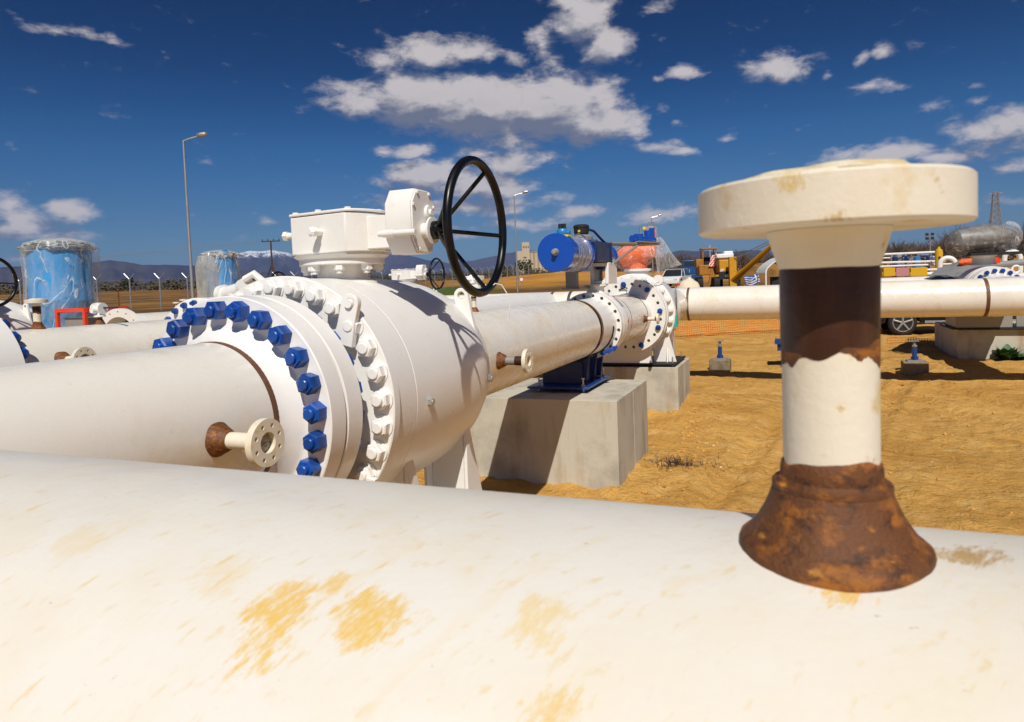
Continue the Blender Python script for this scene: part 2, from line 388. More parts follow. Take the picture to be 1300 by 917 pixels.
sep = t.new('ShaderNodeSeparateXYZ'); t.l.new(P3, sep.inputs[0])
azn = t.math('MULTIPLY', t.math('ARCTAN2', sep.outputs[0], sep.outputs[1]), 57.29578)
wob = t.math('MULTIPLY', t.math('SUBTRACT', t.noise(t.pos((.05, .05, .05)), 1, 3), .5), 1)
far1 = t.mix(t.rng(t.noise(t.pos((.05, .05, .05)), 3, 5, .6), .4, .62), (.12, .068, .028), (.33, .17, .045))
far1 = t.mix(t.rng(t.noise(t.pos((.4, .4, .4)), 2, 5, .65), .52, .66, 0, .7), far1, (.09, .055, .026))
gold = t.mix(t.rng(t.noise(t.pos((.03, .03, .03)), 6, 5, .6), .4, .65), (.56, .28, .055), (.40, .17, .035))
dn = t.math('ADD', dist, t.math('MULTIPLY', wob, 40))
far1 = t.mix(t.math('MULTIPLY', t.rng(azn, -30, -23), t.rng(dn, 75, 95)), far1, gold)
green = t.math('MULTIPLY', t.math('MULTIPLY', t.rng(t.math('ADD', azn, t.math('MULTIPLY', wob, 4)), -31.5, -30), t.rng(azn, -24, -22.4, 1, 0)), t.math('MULTIPLY', t.rng(dn, 66, 70), t.rng(dn, 104, 114, 1, 0)))
far1 = t.mix(green, far1, (.08, .115, .022))
far1 = t.mix(t.rng(dist, 380, 900), far1, (.13, .095, .045))
gcol = t.mix(t.rng(t.math('ADD', dist, t.math('MULTIPLY', wob, 30)), 30, 44), soil, far1)
t.l.new(gcol, b.inputs['Base Color']); b.inputs['Roughness'].default_value = .95; b.inputs['Specular IOR Level'].default_value = .1
nb = None
for sc, st, dd in ((2.2, .7, .14), (9, .9, .06), (30, .8, .02), (90, .6, .008)):
    n = t.new('ShaderNodeBump'); n.inputs['Strength'].default_value = st; n.inputs['Distance'].default_value = dd
    t.l.new(t.noise(P3, sc, 6, .65), n.inputs['Height'])
    if nb: t.l.new(nb, n.inputs['Normal'])
    nb = n.outputs[0]
t.l.new(nb, b.inputs['Normal'])
g = MB(); g.v = [Vector(v) for v in gv]; g.f = gf; g.mi = [0]*len(gf)
go = g.build('ground', gm, None, smooth=180, fix=False); tag(go, kind='structure')

# ------------------------------------------------------------------ mountains
def mountain(name, prof, D, depth, m, snow=False, seed=0.):
    xs = []; px = prof[0][0]
    while px <= prof[-1][0]: xs.append(px); px += 4
    mb = MB(); NR = 30
    rows = []
    for px in xs:
        for (a, ya), (c, yc) in zip(prof, prof[1:]):
            if a <= px <= c: yy = ya+(yc-ya)*(px-a)/(c-a); break
        hy = PY + (0-0)
        d = ray(px, yy); hl = math.hypot(d.x, d.y); el = d.z/hl; ux, uy = d.x/hl, d.y/hl
        top = EYE + el*D + D*.0012*fbm(px*.045, seed, 0, 5)
        col = []
        for j in range(NR+1):
            s = j/NR*2-1       # -1 near foot .. 0 crest .. 1 far foot
            rr = D + s*depth
            prof_h = (1-abs(s))**1.15
            rg = 1-abs(fbm(px*.028+seed, s*3.2, 2, 5))*1.1*(1-(1-abs(s))**3)
            col.append(Vector((ux*rr, uy*rr, 0 + (top)*max(0, prof_h*rg) - 5)))
        rows.append(col)
    n = NR+1
    for c in rows: mb.v += c
    for i in range(len(rows)-1):
        for j in range(NR): mb.f.append((i*n+j, (i+1)*n+j, (i+1)*n+j+1, i*n+j+1)); mb.mi.append(0)
    return tag(mb.build(name, m, None, smooth=180), kind='structure')
def mtmat(name, a, b_, snowz=None):
    m = bpy.data.materials.new(name); m.use_nodes = True; t = NT(m.node_tree); b = t.n['Principled BSDF']
    c = t.mix(t.rng(t.noise(t.pos((.001,)*3), 1.2, 7, .65), .4, .62), a, b_)
    if snowz:
        s = t.new('ShaderNodeSeparateXYZ'); t.l.new(t.pos(), s.inputs[0])
        h = t.math('ADD', s.outputs[2], t.math('MULTIPLY', t.noise(t.pos((.009, .009, .003)), 1.6, 8, .8), 620))
        c = t.mix(t.rng(h, snowz+160, snowz+230), c, (.75, .78, .82))
    t.l.new(c, b.inputs['Base Color']); b.inputs['Roughness'].default_value = 1; b.inputs['Specular IOR Level'].default_value = 0
    return m
mt1 = mtmat('forested_hill', (.035, .035, .045), (.075, .065, .06)); mt2 = mtmat('snowy_mountain', (.035, .038, .055), (.07, .065, .07), 800)
L = [(-420, 352), (-200, 345), (0, 339), (60, 336), (95, 334), (120, 332), (140, 330), (160, 332), (180, 336), (230, 336), (250, 337), (280, 340), (330, 345), (420, 352), (500, 352), (620, 352)]
S = [(230, 345), (262, 332), (290, 324), (318, 318), (330, 319), (345, 317), (365, 321), (385, 329), (420, 331), (460, 326), (495, 322), (512, 323), (540, 329), (570, 334), (600, 331), (640, 322), (670, 317), (700, 322), (760, 328), (800, 330), (850, 327), (900, 334), (960, 340), (1010, 345)]
R_ = [(740, 345), (800, 331), (840, 323), (862, 317), (880, 319), (900, 318), (920, 321), (950, 317), (980, 319), (1020, 324), (1060, 329), (1140, 332), (1200, 330), (1300, 332), (1500, 330), (1700, 328)]
mountain('hills', L, 9000, 2600, mt1, seed=3.)
mountain('mountains', S, 13000, 2800, mt2, True, seed=11.)
mountain('hills', R_, 10000, 2600, mt1, seed=23.)

# ------------------------------------------------------------------ light and sky
SD = Vector((-.32, .80, -1.)).normalized()       # direction the sunlight travels
elev = math.asin(-SD.z); sun_az = math.atan2(-SD.x, -SD.y)
sl = bpy.data.lights.new('sun', 'SUN'); sl.energy = 4.5; sl.angle = math.radians(.53); sl.color = (1, .945, .865)
so = bpy.data.objects.new('sun', sl); COL.objects.link(so); so.rotation_mode = 'QUATERNION'
so.rotation_quaternion = SD.to_track_quat('-Z', 'Y'); so.location = (0, 0, 50)
wd = bpy.data.worlds.new('World'); scn.world = wd; wd.use_nodes = True; t = NT(wd.node_tree)
bg = t.n['Background']; bg.inputs['Strength'].default_value = .1
sky = t.new('ShaderNodeTexSky', sky_type='NISHITA'); sky.sun_disc = False; sky.sun_elevation = elev; sky.sun_rotation = sun_az
sky.altitude = 100; sky.air_density = 1.0; sky.dust_density = .6; sky.ozone_density = 2.5
tc = t.new('ShaderNodeTexCoord'); sp = t.new('ShaderNodeSeparateXYZ'); t.l.new(tc.outputs['Generated'], sp.inputs[0])
AZ = t.math('ARCTAN2', sp.outputs[0], sp.outputs[1]); EL = t.math('ARCSINE', sp.outputs[2])
CL = [(62, 36, 30, 8, .62), (90, 36, 34, 10, .66), (115, 44, 30, 8, .55), (142, 51, 24, 6, .5),
 (480, 74, 34, 14, .9), (545, 64, 62, 20, 1.1), (600, 66, 40, 16, .9), (650, 78, 24, 14, .6),
 (740, 18, 46, 34, 1.1), (770, 50, 40, 26, 1.1), (690, 60, 28, 20, .8), (715, 0, 40, 20, .8), (840, 5, 26, 10, .5),
 (420, 112, 28, 12, .75), (460, 128, 50, 22, 1.1), (530, 125, 84, 32, 1.5), (610, 135, 95, 37, 1.6), (700, 135, 86, 38, 1.6), (765, 158, 52, 26, 1.35), (650, 176, 90, 18, .8),
 (495, 191, 22, 8, .8), (530, 192, 36, 9, .9), (650, 204, 66, 16, 1.0), (600, 196, 40, 12, .7), (540, 224, 60, 20, 1.3), (610, 236, 76, 20, 1.2), (700, 245, 40, 8, .35),
 (835, 188, 28, 9, .9), (860, 196, 22, 7, .7), (985, 90, 44, 18, 1.05), (1010, 82, 20, 12, .6), (1125, 64, 22, 10, .8), (1090, 76, 14, 9, .7), (1108, 108, 36, 9, .75), (1130, 104, 14, 6, .6), (1165, 52, 14, 6, .4),
 (1250, 165, 46, 18, 1.0), (1290, 160, 40, 22, 1.0), (1110, 200, 62, 15, 1.1), (1070, 196, 26, 12, .9), (1190, 202, 60, 12, .85), (1240, 190, 30, 8, .4), (1280, 212, 26, 8, .8),
 (30, 285, 44, 20, 1.0), (90, 272, 34, 15, .95), (60, 302, 60, 10, .7), (10, 262, 30, 14, .8), (110, 304, 26, 6, .4), (120, 312, 30, 4, .3), (30, 330, 60, 6, .4),
 (1200, 127, 40, 9, .5), (1245, 122, 20, 7, .5), (1240, 103, 16, 6, .4), (875, 88, 26, 9, .8), (838, 99, 9, 5, .6), (843, 140, 14, 12, .5), (860, 155, 12, 7, .5), (916, 176, 14, 5, .5), (1046, 92, 8, 6, .5),
 (340, 287, 22, 6, .6), (470, 232, 14, 6, .35), (590, 262, 90, 15, .95), (660, 283, 80, 10, .8), (730, 270, 46, 8, .7), (850, 270, 70, 13, .75), (900, 262, 30, 8, .4), (1280, 254, 34, 9, .6), (780, 284, 60, 6, .4), (1210, 262, 30, 8, .3), (570, 300, 80, 8, .6), (500, 250, 60, 12, .6), (660, 255, 70, 12, .7)]
grp = bpy.data.node_groups.new('cloud_density', 'ShaderNodeTree')
grp.interface.new_socket('P', in_out='INPUT', socket_type='NodeSocketVector'); grp.interface.new_socket('D', in_out='OUTPUT', socket_type='NodeSocketFloat')
q = NT(grp); gi = q.new('NodeGroupInput'); gout = q.new('NodeGroupOutput'); Pn = gi.outputs[0]
acc = None
wn = q.new('ShaderNodeTexNoise'); wn.inputs['Scale'].default_value = 9; wn.inputs['Detail'].default_value = 4; q.l.new(Pn, wn.inputs['Vector'])
wv = q.vmath('MULTIPLY', q.vmath('SUBTRACT', wn.outputs['Color'], (.5, .5, .5)), (.075, .03, 0))
Pw = q.vmath('ADD', Pn, wv)
for (px, py, rx, ry, w) in CL:
    d = ray(px, py); az = math.atan2(d.x, d.y); el = math.asin(d.z/d.length)
    cosv = d.normalized().dot(CF)
    sx_, sy_ = FPX/rx/1.5/cosv, FPX/ry/1.45
    ma = q.new('ShaderNodeVectorMath', operation='MULTIPLY_ADD'); q.l.new(Pw, ma.inputs[0]); ma.inputs[1].default_value = (sx_, sy_, 0); ma.inputs[2].default_value = (-az*sx_, -el*sy_, 0)
    v = q.math('MULTIPLY_ADD', q.vmath('LENGTH', ma.outputs[0]), -w, w)
    acc = v if acc is None else q.math('MAXIMUM', acc, v)
n1 = q.noise(q.vmath('MULTIPLY', Pn, (1, 1.9, 1)), 22, 11, .62, .2)
dd = q.math('ADD', q.math('MULTIPLY', q.math('MAXIMUM', acc, 0), .68), q.math('MULTIPLY', q.math('SUBTRACT', n1, .5), 1.15))
q.l.new(dd, gout.inputs[0])
cmb = t.new('ShaderNodeCombineXYZ'); t.l.new(AZ, cmb.inputs[0]); t.l.new(EL, cmb.inputs[1])
def dens(off):
    g_ = t.new('ShaderNodeGroup'); g_.node_tree = grp
    t.l.new(t.vmath('ADD', cmb.outputs[0], off), g_.inputs[0]); return g_.outputs[0]
d0 = dens((0, 0, 0)); d1 = dens((.012, .022, 0))
alpha = t.rng(d0, .12, .56, 0, .97, True)
lit = t.math('ADD', t.math('MULTIPLY', t.math('SUBTRACT', d0, d1), 1.6), .52, clamp=True)
lit = t.math('SUBTRACT', lit, t.rng(d0, .45, 1.1, 0, .22), clamp=True)
ccol = t.mix(t.rng(lit, .05, .95, 0, 1, True), (1.55, 1.75, 2.45), (6.0, 5.6, 5.6))
sepc = sky.outputs[0]
# deep polarised blue: the sky's own colour, pushed towards saturation
gm_ = t.new('ShaderNodeGamma'); gm_.inputs[1].default_value = 1.45; t.l.new(t.mix(1.0, sepc, sepc), gm_.inputs[0])
hs = t.new('ShaderNodeHueSaturation'); hs.inputs['Saturation'].default_value = 1.0; hs.inputs['Value'].default_value = .62
t.l.new(gm_.outputs[0], hs.inputs['Color'])
ramp = t.new('ShaderNodeValToRGB'); cr_ = ramp.color_ramp; t.l.new(t.math('DIVIDE', EL, math.radians(60)), ramp.inputs[0])
pts_r = [(0, (.20, .285, .38)), (3/60, (.175, .265, .36)), (6/60, (.145, .245, .345)), (11/60, (.085, .24, .35)), (17/60, (.018, .145, .25)), (25/60, (.002, .10, .19)), (1, (.06, .15, .26))]
cr_.elements[0].position = 0; cr_.elements[0].color = (*pts_r[0][1], 1); cr_.elements[1].position = 1; cr_.elements[1].color = (*pts_r[-1][1], 1)
for p_r, c_r in pts_r[1:-1]: e_r = cr_.elements.new(p_r); e_r.color = (*c_r, 1)
skyb = t.vmath('MULTIPLY', hs.outputs[0], ramp.outputs[0])
skyc = t.mix(alpha, skyb, ccol)
t.l.new(skyc, bg.inputs['Color'])
wd.cycles.sampling_method = 'MANUAL'; wd.cycles.sample_map_resolution = 512
scn.view_settings.view_transform = 'Standard'; scn.view_settings.look = 'None'; scn.view_settings.exposure = 0.0; scn.view_settings.gamma = 1
scn.render.engine = 'CYCLES'
scn.cycles.transparent_max_bounces = 16; scn.cycles.max_bounces = 6

# ------------------------------------------------------------------ nozzles
def nozzle(parent, p, axis, name='branch_nozzle', style='side', k=1.0, blind=False, wrap=None):
    """small weldolet nozzle with a flange; a part, its pieces are sub-parts"""
    x, y, a = frame(axis); p = Vector(p)
    mb = MB()
    stub = [(.0235, 0), (.0235, .170)]
    if style == 'front':     # collar rust, white, dark primer, white neck
        Lc = [(.0235, .046)]
        body = MB().lathe(p, a, [(.0235*k, .02*k), (.0235*k, .112*k)], 40)
        root = body.build(name, nozwhite, parent)
        col = MB().lathe(p, a, [(.0492*k, -.018*k), (.0484*k, -.004*k), (.0478*k, .001*k), (.0468*k, .0045*k), (.0438*k, .0072*k), (.0420*k, .0080*k), (.0392*k, .0120*k), (.0366*k, .0160*k), (.0344*k, .0200*k), (.0325*k, .0240*k), (.0309*k, .0280*k), (.0296*k, .0315*k), (.0290*k, .0335*k), (.0294*k, .0345*k), (.0292*k, .0365*k), (.0274*k, .0372*k), (.0266*k, .0376*k), (.0263*k, .0380*k), (.0252*k, .0392*k), (.0249*k, .0450*k), (.0243*k, .0485*k), (.0234*k, .0495*k)], 96,
                        fn=lambda t_, h: 1+.005*math.sin(5*t_+h*60)+.003*math.sin(13*t_-h*90)+.0015*math.sin(31*t_))
        for v_ in col.v:
            hh = (v_-p).dot(a)
            if hh > .044*k: v_ += a*(.0022*k*math.sin(2*math.atan2((v_-p).dot(y), (v_-p).dot(x))+.9)+.0008*k*math.sin(9*(v_-p).dot(x)/.02))
        col.build('weld_collar', rust, root)
        pb_ = MB().lathe(p, a, [(.0236*k, .107*k), (.0239*k, .1085*k), (.0240*k, .120*k), (.0242*k, .146*k), (.0238*k, .149*k)], 72, fn=lambda t_, h: 1+.005*math.sin(5*t_+h*90))
        for v_ in pb_.v:
            hh = (v_-p).dot(a)
            if hh < .112*k: v_ += a*(.0035*k*math.sin(2.0*math.atan2((v_-p).dot(y), (v_-p).dot(x))-.6)+.0012*k*math.sin(7*math.atan2((v_-p).dot(y), (v_-p).dot(x))))
        pb_.build('primer_band', darkrust, root)
        rb_ = MB().lathe(p, a, [(.02352*k, .102*k), (.02375*k, .1035*k), (.02378*k, .116*k), (.0235*k, .117*k)], 72)
        for v_ in rb_.v:
            hh = (v_-p).dot(a); q_ = math.atan2((v_-p).dot(y), (v_-p).dot(x))
            if hh < .11*k: v_ += a*(.0040*k*math.sin(2.0*q_+1.4)+.0016*k*math.sin(9*q_)+.0010*k*math.sin(17*q_+1))
        rb_.build('rust_edge', rust, root)
        fz = .1685
        fl = MB().lathe(p, a, [(.0232*k, .148*k), (.0245*k, .150*k), (.0270*k, .158*k), (.0300*k, fz*k)], 56)
        fl.build('flange_neck', nozwhite, root)
        F = MB().lathe(p, a, [(.030*k, (fz+.0002)*k), (.0635*k, fz*k), (.0648*k, (fz+.0012)*k), (.0648*k, (fz+.0215)*k), (.0632*k, (fz+.023)*k), (.043*k, (fz+.0235)*k), (.0425*k, (fz+.0265)*k), (.0*k, (fz+.0275)*k)], 96, cap=False)
        F.build('flange', nozwhite, root)
        lump = MB().lathe(p, a, [(.040*k, (fz+.0262)*k), (.036*k, (fz+.0295)*k), (.022*k, (fz+.0312)*k), (0, (fz+.0315)*k)], 40, cap=False, fn=lambda t_, h: 1+.12*math.sin(3*t_)+.06*math.sin(7*t_+1))
        lump.build('dried_mud', mat('dried_mud', (.62, .50, .28), .9, layers=[((.75, .68, .5), 60, .45, .6, .8)], bump=(200, .6, .003)), root)
        return root
    body = MB().lathe(p, a, [(.0235*k, .02*k), (.0235*k, .155*k)], 32)
    root = body.build(name, nozwhite if wrap is None else wrap, parent)
    MB().lathe(p, a, [(.050*k, -.02*k), (.049*k, .004*k), (.045*k, .010*k), (.042*k, .014*k), (.036*k, .030*k), (.030*k, .040*k), (.0260*k, .046*k), (.0245*k, .048*k)], 48, fn=lambda t_, h: 1+.015*math.sin(6*t_+h*200)).build('weld_collar', rust, root)
    MB().lathe(p, a, [(.0255*k, .134*k), (.0262*k, .136*k), (.0262*k, .154*k), (.0255*k, .156*k)] if wrap is None else [(.0255*k, .100*k), (.026*k, .150*k)], 32).build('primer_band', rust if wrap is None else darkrust, root)
    holes = [(.048*k*math.cos(q), .048*k*math.sin(q), .0062*k) for q in [PI/8+PI/4*i for i in range(8)]]
    fl = MB().disc_holes(p+a*.158*k, a, .0655*k, holes, .021*k, inner=0 if blind else .029*k)
    if blind: fl.lathe(p+a*.179*k, a, [(.04*k, 0), (.038*k, .003*k)], 32)
    fl.lathe(p, a, [(.026*k, .15*k), (.033*k, .1585*k)], 32, cap=False)
    fl.build('flange', nozwhite, root)
    if not blind: MB().lathe(p+a*.150*k, a, [(.0288*k, .012*k), (.0288*k, .003*k)], 32, cap=True).build('flange_bore', mat('weathered_bore', (.40, .35, .27), .55, layers=[((.16, .11, .06), 60, .45, .6, .9, (1, 1, 4))]) if 'weathered_bore' not in MATS else MATS['weathered_bore'], root)
    return root
def band(parent, c, axis, R, w, m=brownband, name='weld_band', proud=.0022):
    return MB().lathe(Vector(c)-Vector(axis)*w/2, axis, [(R-.01, 0), (R+proud*.5, 0), (R+proud, w*.2), (R+proud, w*.8), (R+proud*.5, w), (R-.01, w)], 96, cap=False).build(name, m, parent, fix=True)

ZC, RP = 1.2466, .2592
def pipe(name, label, cat, p0, p1, R=RP, m=pipewhite, caps=True, group=None, wall=None, base=None):
    p0, p1 = Vector(p0), Vector(p1); a = (p1-p0).normalized(); ln = (p1-p0).length
    t_ = thing(name, label, cat, (p0.x, p0.y, 0) if base is None else base, group)
    n = max(2, int(ln/.5)); prof = [(R, ln*i/n) for i in range(n+1)]
    MB().lathe(p0, a, prof, 128 if R > .15 else 32, cap=caps).build('pipe_run', m, t_)
    return t_

# front header in the foreground
hd = pipe('header_pipe', 'huge cream pipe with ochre dirt smears filling the bottom of the picture', 'pipe', (-3.2, .3981, ZC), (2.6, .3981, ZC), RP, hdrwhite)
nozzle(hd, (.0177, .3981, 1.5040), (0, 0, 1), style='front')

# ------------------------------------------------------------------ main line, front part
XM = -1.754
ip = thing('inlet_pipe', 'cream pipe ending in a white flange ringed with big blue nuts', 'pipe', (XM, .62, 0))
MB().lathe((XM, .55, ZC), (0, 1, 0), [(.2535, i*.1185) for i in range(11)], 160).build('pipe_run', pipewhite, ip)
band(ip, (XM, 1.722, ZC), (0, 1, 0), .2535, .034)
YF = 1.795
fl = MB().lathe((XM, 0, ZC), (0, 1, 0), [(.2535, 1.715), (.257, 1.735), (.275, 1.762), (.296, 1.786), (.304, YF-.002), (.310, YF), (.398, YF), (.4015, YF+.003), (.4015, 1.872), (.3985, 1.876), (.25, 1.876)], 160, cap=False)
flo = fl.build('flange', white, ip, smooth=30)
for p, th in ringpos((XM, YF, ZC), (0, -1, 0), .356, 24, .07):
    nut(flo, p, (0, -1, 0), .0345, .046, blue, 'blue_nut', .55, .28, spin=th+random.uniform(-.4, .4))
nozzle(ip, (XM+.250, 1.478, ZC), (1, 0, 0))

# ------------------------------------------------------------------ ball valve with gearbox
def make_valve():
    v = thing('ball_valve', 'nearest white ball valve, its black handwheel against the sky', 'valve', (XM, 2.45, 0))
    fo = MB().lathe((XM, 0, ZC), (0, 1, 0), [(.25, 1.884), (.3985, 1.884), (.4015, 1.888), (.4015, 1.966), (.399, 1.970), (.36, 1.974), (.30, 1.99), (.29, 2.07)], 160, cap=False).build('inlet_flange', white, v, smooth=30)
    MB().lathe((XM, 0, ZC), (0, 1, 0), [(.2, 1.872), (.392, 1.872), (.392, 1.888), (.2, 1.888)], 120, cap=False).build('gasket', greymetal, v)
    for p, th in ringpos((XM, 1.972, ZC), (0, 1, 0), .358, 24, .07): nut(fo, p, (0, 1, 0), .0345, .030, blue, 'blue_nut', .55, .3, spin=th)
    # body: bolted closure ring, barrel, closure
    body = MB().lathe((XM, 0, ZC), (0, 1, 0), [(.30, 2.062), (.464, 2.062), (.4675, 2.066), (.4675, 2.100), (.4645, 2.104), (.458, 2.105), (.4575, 2.236), (.4555, 2.2365), (.4555, 2.2395), (.4575, 2.240), (.4575, 2.36), (.457, 2.5), (.454, 2.66), (.448, 2.80), (.436, 2.90), (.421, 2.965), (.412, 2.985), (.408, 2.986), (.400, 3.005), (.389, 3.06), (.376, 3.092), (.340, 3.108), (.300, 3.118), (.268, 3.135), (.2575, 3.16), (.254, 3.18), (.24, 3.18)], 160, cap=False).build('valve_body', white, v, smooth=28)
    for p, th in ringpos((XM, 2.062, ZC), (0, -1, 0), .424, 28, .05):
        nut(body, p, (0, -1, 0), .0345, .034, white, 'white_nut', .58, .30, spin=th*1.0)
    scal = MB()
    for p, th in ringpos((XM, 2.0615, ZC), (0, -1, 0), .424, 28, .05): scal.lathe(p, (0, 1, 0), [(.040, -.004), (.040, .004)], 24)
    scal.build('spot_faces', white, body)
    # lifting lugs: plate with a pin hole
    def lug(bx, bz, dx, dz, y0, ln, w, nm='lifting_lug', disc=True, tk=.024):
        x = Vector((dx, 0, dz)).normalized(); ax = Vector((0, 1, 0)); tn = ax.cross(x)
        c = Vector((XM+bx, y0, ZC+bz)); rr = w/2; n = 14
        poly = [(0, -w*.60), (ln*.5, -w*.5)] + [(ln+rr*math.sin(a), -rr*math.cos(a)) for a in [PI*i/n for i in range(n+1)]] + [(ln*.5, w*.5), (0, w*.60)]
        bm = bmesh.new(); ed = []
        for lp in (poly, [(ln+rr*.52*math.cos(2*PI*i/16), rr*.52*math.sin(2*PI*i/16)) for i in range(16)]):
            vv = [bm.verts.new((a, b, 0)) for a, b in lp]
            for i in range(len(vv)): ed.append(bm.edges.new((vv[i], vv[(i+1) % len(vv)])))
        bmesh.ops.triangle_fill(bm, use_beauty=True, edges=ed, normal=(0, 0, 1))
        ret = bmesh.ops.extrude_face_region(bm, geom=list(bm.faces))
        for g_ in ret['geom']:
            if isinstance(g_, bmesh.types.BMVert): g_.co.z += tk
        bm.verts.index_update(); mb = MB().add([c+x*q.co.x+tn*q.co.y+ax*q.co.z for q in bm.verts], [tuple(z.index for z in f_.verts) for f_ in bm.faces]); bm.free()
        o = mb.build(nm, white, v, smooth=30, bevel=.003)
        if disc: MB().lathe(c+x*ln+ax*(-.004), ax, [(rr*.50, .02), (rr*.50, 0), (rr*.44, -.006)], 24).build('lug_plug', white, o)
        return o
    for sg in (-1, 1):
        lug(sg*.290, .215, sg*.26, .97, 2.022, .150, .070)
        lug(sg*.345, .160, -sg*.16, 1., 2.93, .205, .072, disc=False)
    lug(.37, -.25, -.2, -1, 2.022, .10, .05, 'drain_lug', disc=False)
    for (y_, z_) in ((2.33, -.03), (3.0, -.035)):
        th = math.asin(z_/.44); R_ = .444 if y_ < 2.6 else .40
        n_ = nut(body, (XM+R_*math.cos(th), y_, ZC+R_*math.sin(th)), (math.cos(th), 0, math.sin(th)), .018, .030, steel, 'drain_plug', .6, .1, washer=True)
    # legs and feet
    for yy in (2.28, 2.80):
        for sx in (-1, 1):
            mb = MB()
            mb.bb(XM+sx*.20, XM+sx*.36, yy-.008, yy+.012, .63, 1.02)
            mb.prism([(0, 0), (.17, 0), (.02, .44), (0, .46)], (XM+sx*.36, yy+.0, .63), (0, 1, 0), (0, 0, 1), (sx, 0, 0), .016)
            mb.bb(XM+sx*.185, XM+sx*.20, yy-.06, yy+.12, .63, 1.0)
            mb.bb(XM+sx*.17, XM+sx*.43, yy-.10, yy+.22, .615, .632)
            lg = mb.build('leg', white, v, bevel=.003)
            nut(lg, (XM+sx*.40, yy+.19, .632), (0, 0, 1), .013, .014, steel, 'anchor_bolt', .6, 1.6)
    # neck, stepped ring, bolts
    yc = 2.455; o3 = (XM, yc, 0)
    nk = MB().lathe(o3, (0, 0, 1), [(.16, 1.66), (.150, 1.690), (.108, 1.697), (.105, 1.70), (.105, 1.762)], 64, cap=False).build('stem_neck', white, v)
    rg = MB().lathe(o3, (0, 0, 1), [(.10, 1.758), (.172, 1.758), (.175, 1.761), (.175, 1.782), (.178, 1.785), (.192, 1.792), (.195, 1.797), (.10, 1.797)], 80, cap=False).build('mounting_ring', white, v)
    for p, th in ringpos((XM, yc, 1.758), (0, 0, -1), .148, 8, .25): nut(rg, p, (0, 0, -1), .024, .024, white, 'ring_bolt', .6, .55, spin=th)
    # gearbox housing: round on the wheel side, faceted on the other
    def plan(s):
        pts = []
        for i in range(25):
            a = math.radians(-50 + 164*i/24); pts.append((.205*s*math.cos(a), .205*s*math.sin(a)))
        pts += [(-.12*s, .205*s), (-.185*s, .12*s), (-.190*s, .05*s), (-.182*s, -.085*s), (-.170*s, -.108*s)]
        return pts
    gb = MB()
    gb.prism(plan(.94), (XM, yc, 1.796), (1, 0, 0), (0, 1, 0), (0, 0, 1), .0105)
    gb.prism(plan(1.0), (XM, yc, 1.806), (1, 0, 0), (0, 1, 0), (0, 0, 1), .154)
    gbo = gb.build('gearbox', white, v, smooth=30, bevel=.004)
    lid = MB().prism(plan(1.03), (XM, yc, 1.963), (1, 0, 0), (0, 1, 0), (0, 0, 1), .012).build('gearbox_lid', white, gbo, bevel=.004)
    for (a, b) in ((-.158, -.088), (-.02, -.120), (.13, -.13), (.17, .03), (.1, .16), (-.12, .17)):
        nut(gbo, (XM+a, yc+b, 1.975), (0, 0, 1), .013, .008, white, 'lid_bolt', .5, .01)
    for (a, b, nx, ny) in ((-.182, -.07, -1, -.1), (.0, -.137, -.17, -1)):
        n_ = Vector((nx, ny, 0)).normalized(); p = Vector((XM+a, yc+b, 1.890))
        MB().cyl(p-n_*.01, p+n_*.035, .014).lathe(p+n_*.032, n_, [(.021, 0), (.021, .018), (.012, .026)], 6).build('stop_bolt', white, gbo)
    # worm housing
    oy0, oy1, oz0, oz1 = yc-.155, yc+.025, 1.785, 2.032; c_ = .055
    octo = [(oy0, oz0+c_), (oy0+c_*.7, oz0), (oy1-c_*.7, oz0), (oy1, oz0+c_), (oy1, oz1-c_), (oy1-c_*.7, oz1), (oy0+c_*.7, oz1), (oy0, oz1-c_)]
    x0, x1 = XM+.315, XM+.425
    wh = MB().prism([(a, b) for a, b in octo], (x0, 0, 0), (0, 1, 0), (0, 0, 1), (1, 0, 0), x1-x0)
    wh.prism([(a*.97+.03*(oy0+oy1)/2, b*.97+.03*(oz0+oz1)/2) for a, b in octo], (x1+.0005, 0, 0), (0, 1, 0), (0, 0, 1), (1, 0, 0), .008)
    wh.bb(XM+.17, x0+.001, yc-.085, yc+.02, 1.815, 1.945)
    who = wh.build('worm_housing', white, v, bevel=.003)
    for a, b in octo:
        cy_, cz_ = (oy0+oy1)/2, (oz0+oz1)/2
        nut(who, (x1+.0085, cy_+(a-cy_)*.88, cz_+(b-cz_)*.88), (1, 0, 0), .007, .006, white, 'cover_bolt', .5, .01)
    MB().lathe((x1+.008, yc-.03, 1.945), (1, 0, 0), [(.03, 0), (.028, .01), (.014, .012), (.012, .02)], 24).build('worm_cap', white, who)
    wy, wz = yc-.065, 1.872
    sh = MB().cyl((x0-.02, oy0-.016, 1.862), (x1+.03, oy0-.016, 1.862), .011)
    sh.cyl((x0+.0, oy0-.016, 1.862), (x0+.05, oy0-.016, 1.862), .0145)
    sh.build('locking_rod', white, who)
    MB().lathe((x1+.008, wy, wz), (1, 0, 0), [(.030, 0), (.030, .03), (.052, .034), (.052, .042), (.03, .044)], 40).build('shaft_flange', white, who)
    # handwheel
    hx = x1+.052; rx = XM+.66
    hub = MB().lathe((hx, wy, wz), (1, 0, 0), [(.020, -.01), (.036, 0), (.036, .018), (.026, .03), (.026, .05), (.016, .055)], 32).build('handwheel_hub', black, v)
    rim = MB().torus((rx, wy, wz), (1, 0, 0), .247, .0165, 96, 14).build('handwheel_rim', black, v)
    for k in range(5):
        a = math.radians(-5+72*k); d = Vector((0, math.cos(a), math.sin(a)))
        MB().cyl(Vector((hx+.025, wy, wz))+d*.02, Vector((rx, wy, wz))+d*.238, .0085, seg=12).build('handwheel_spoke', black, v)
    return v, (hx, wy, wz, rx)
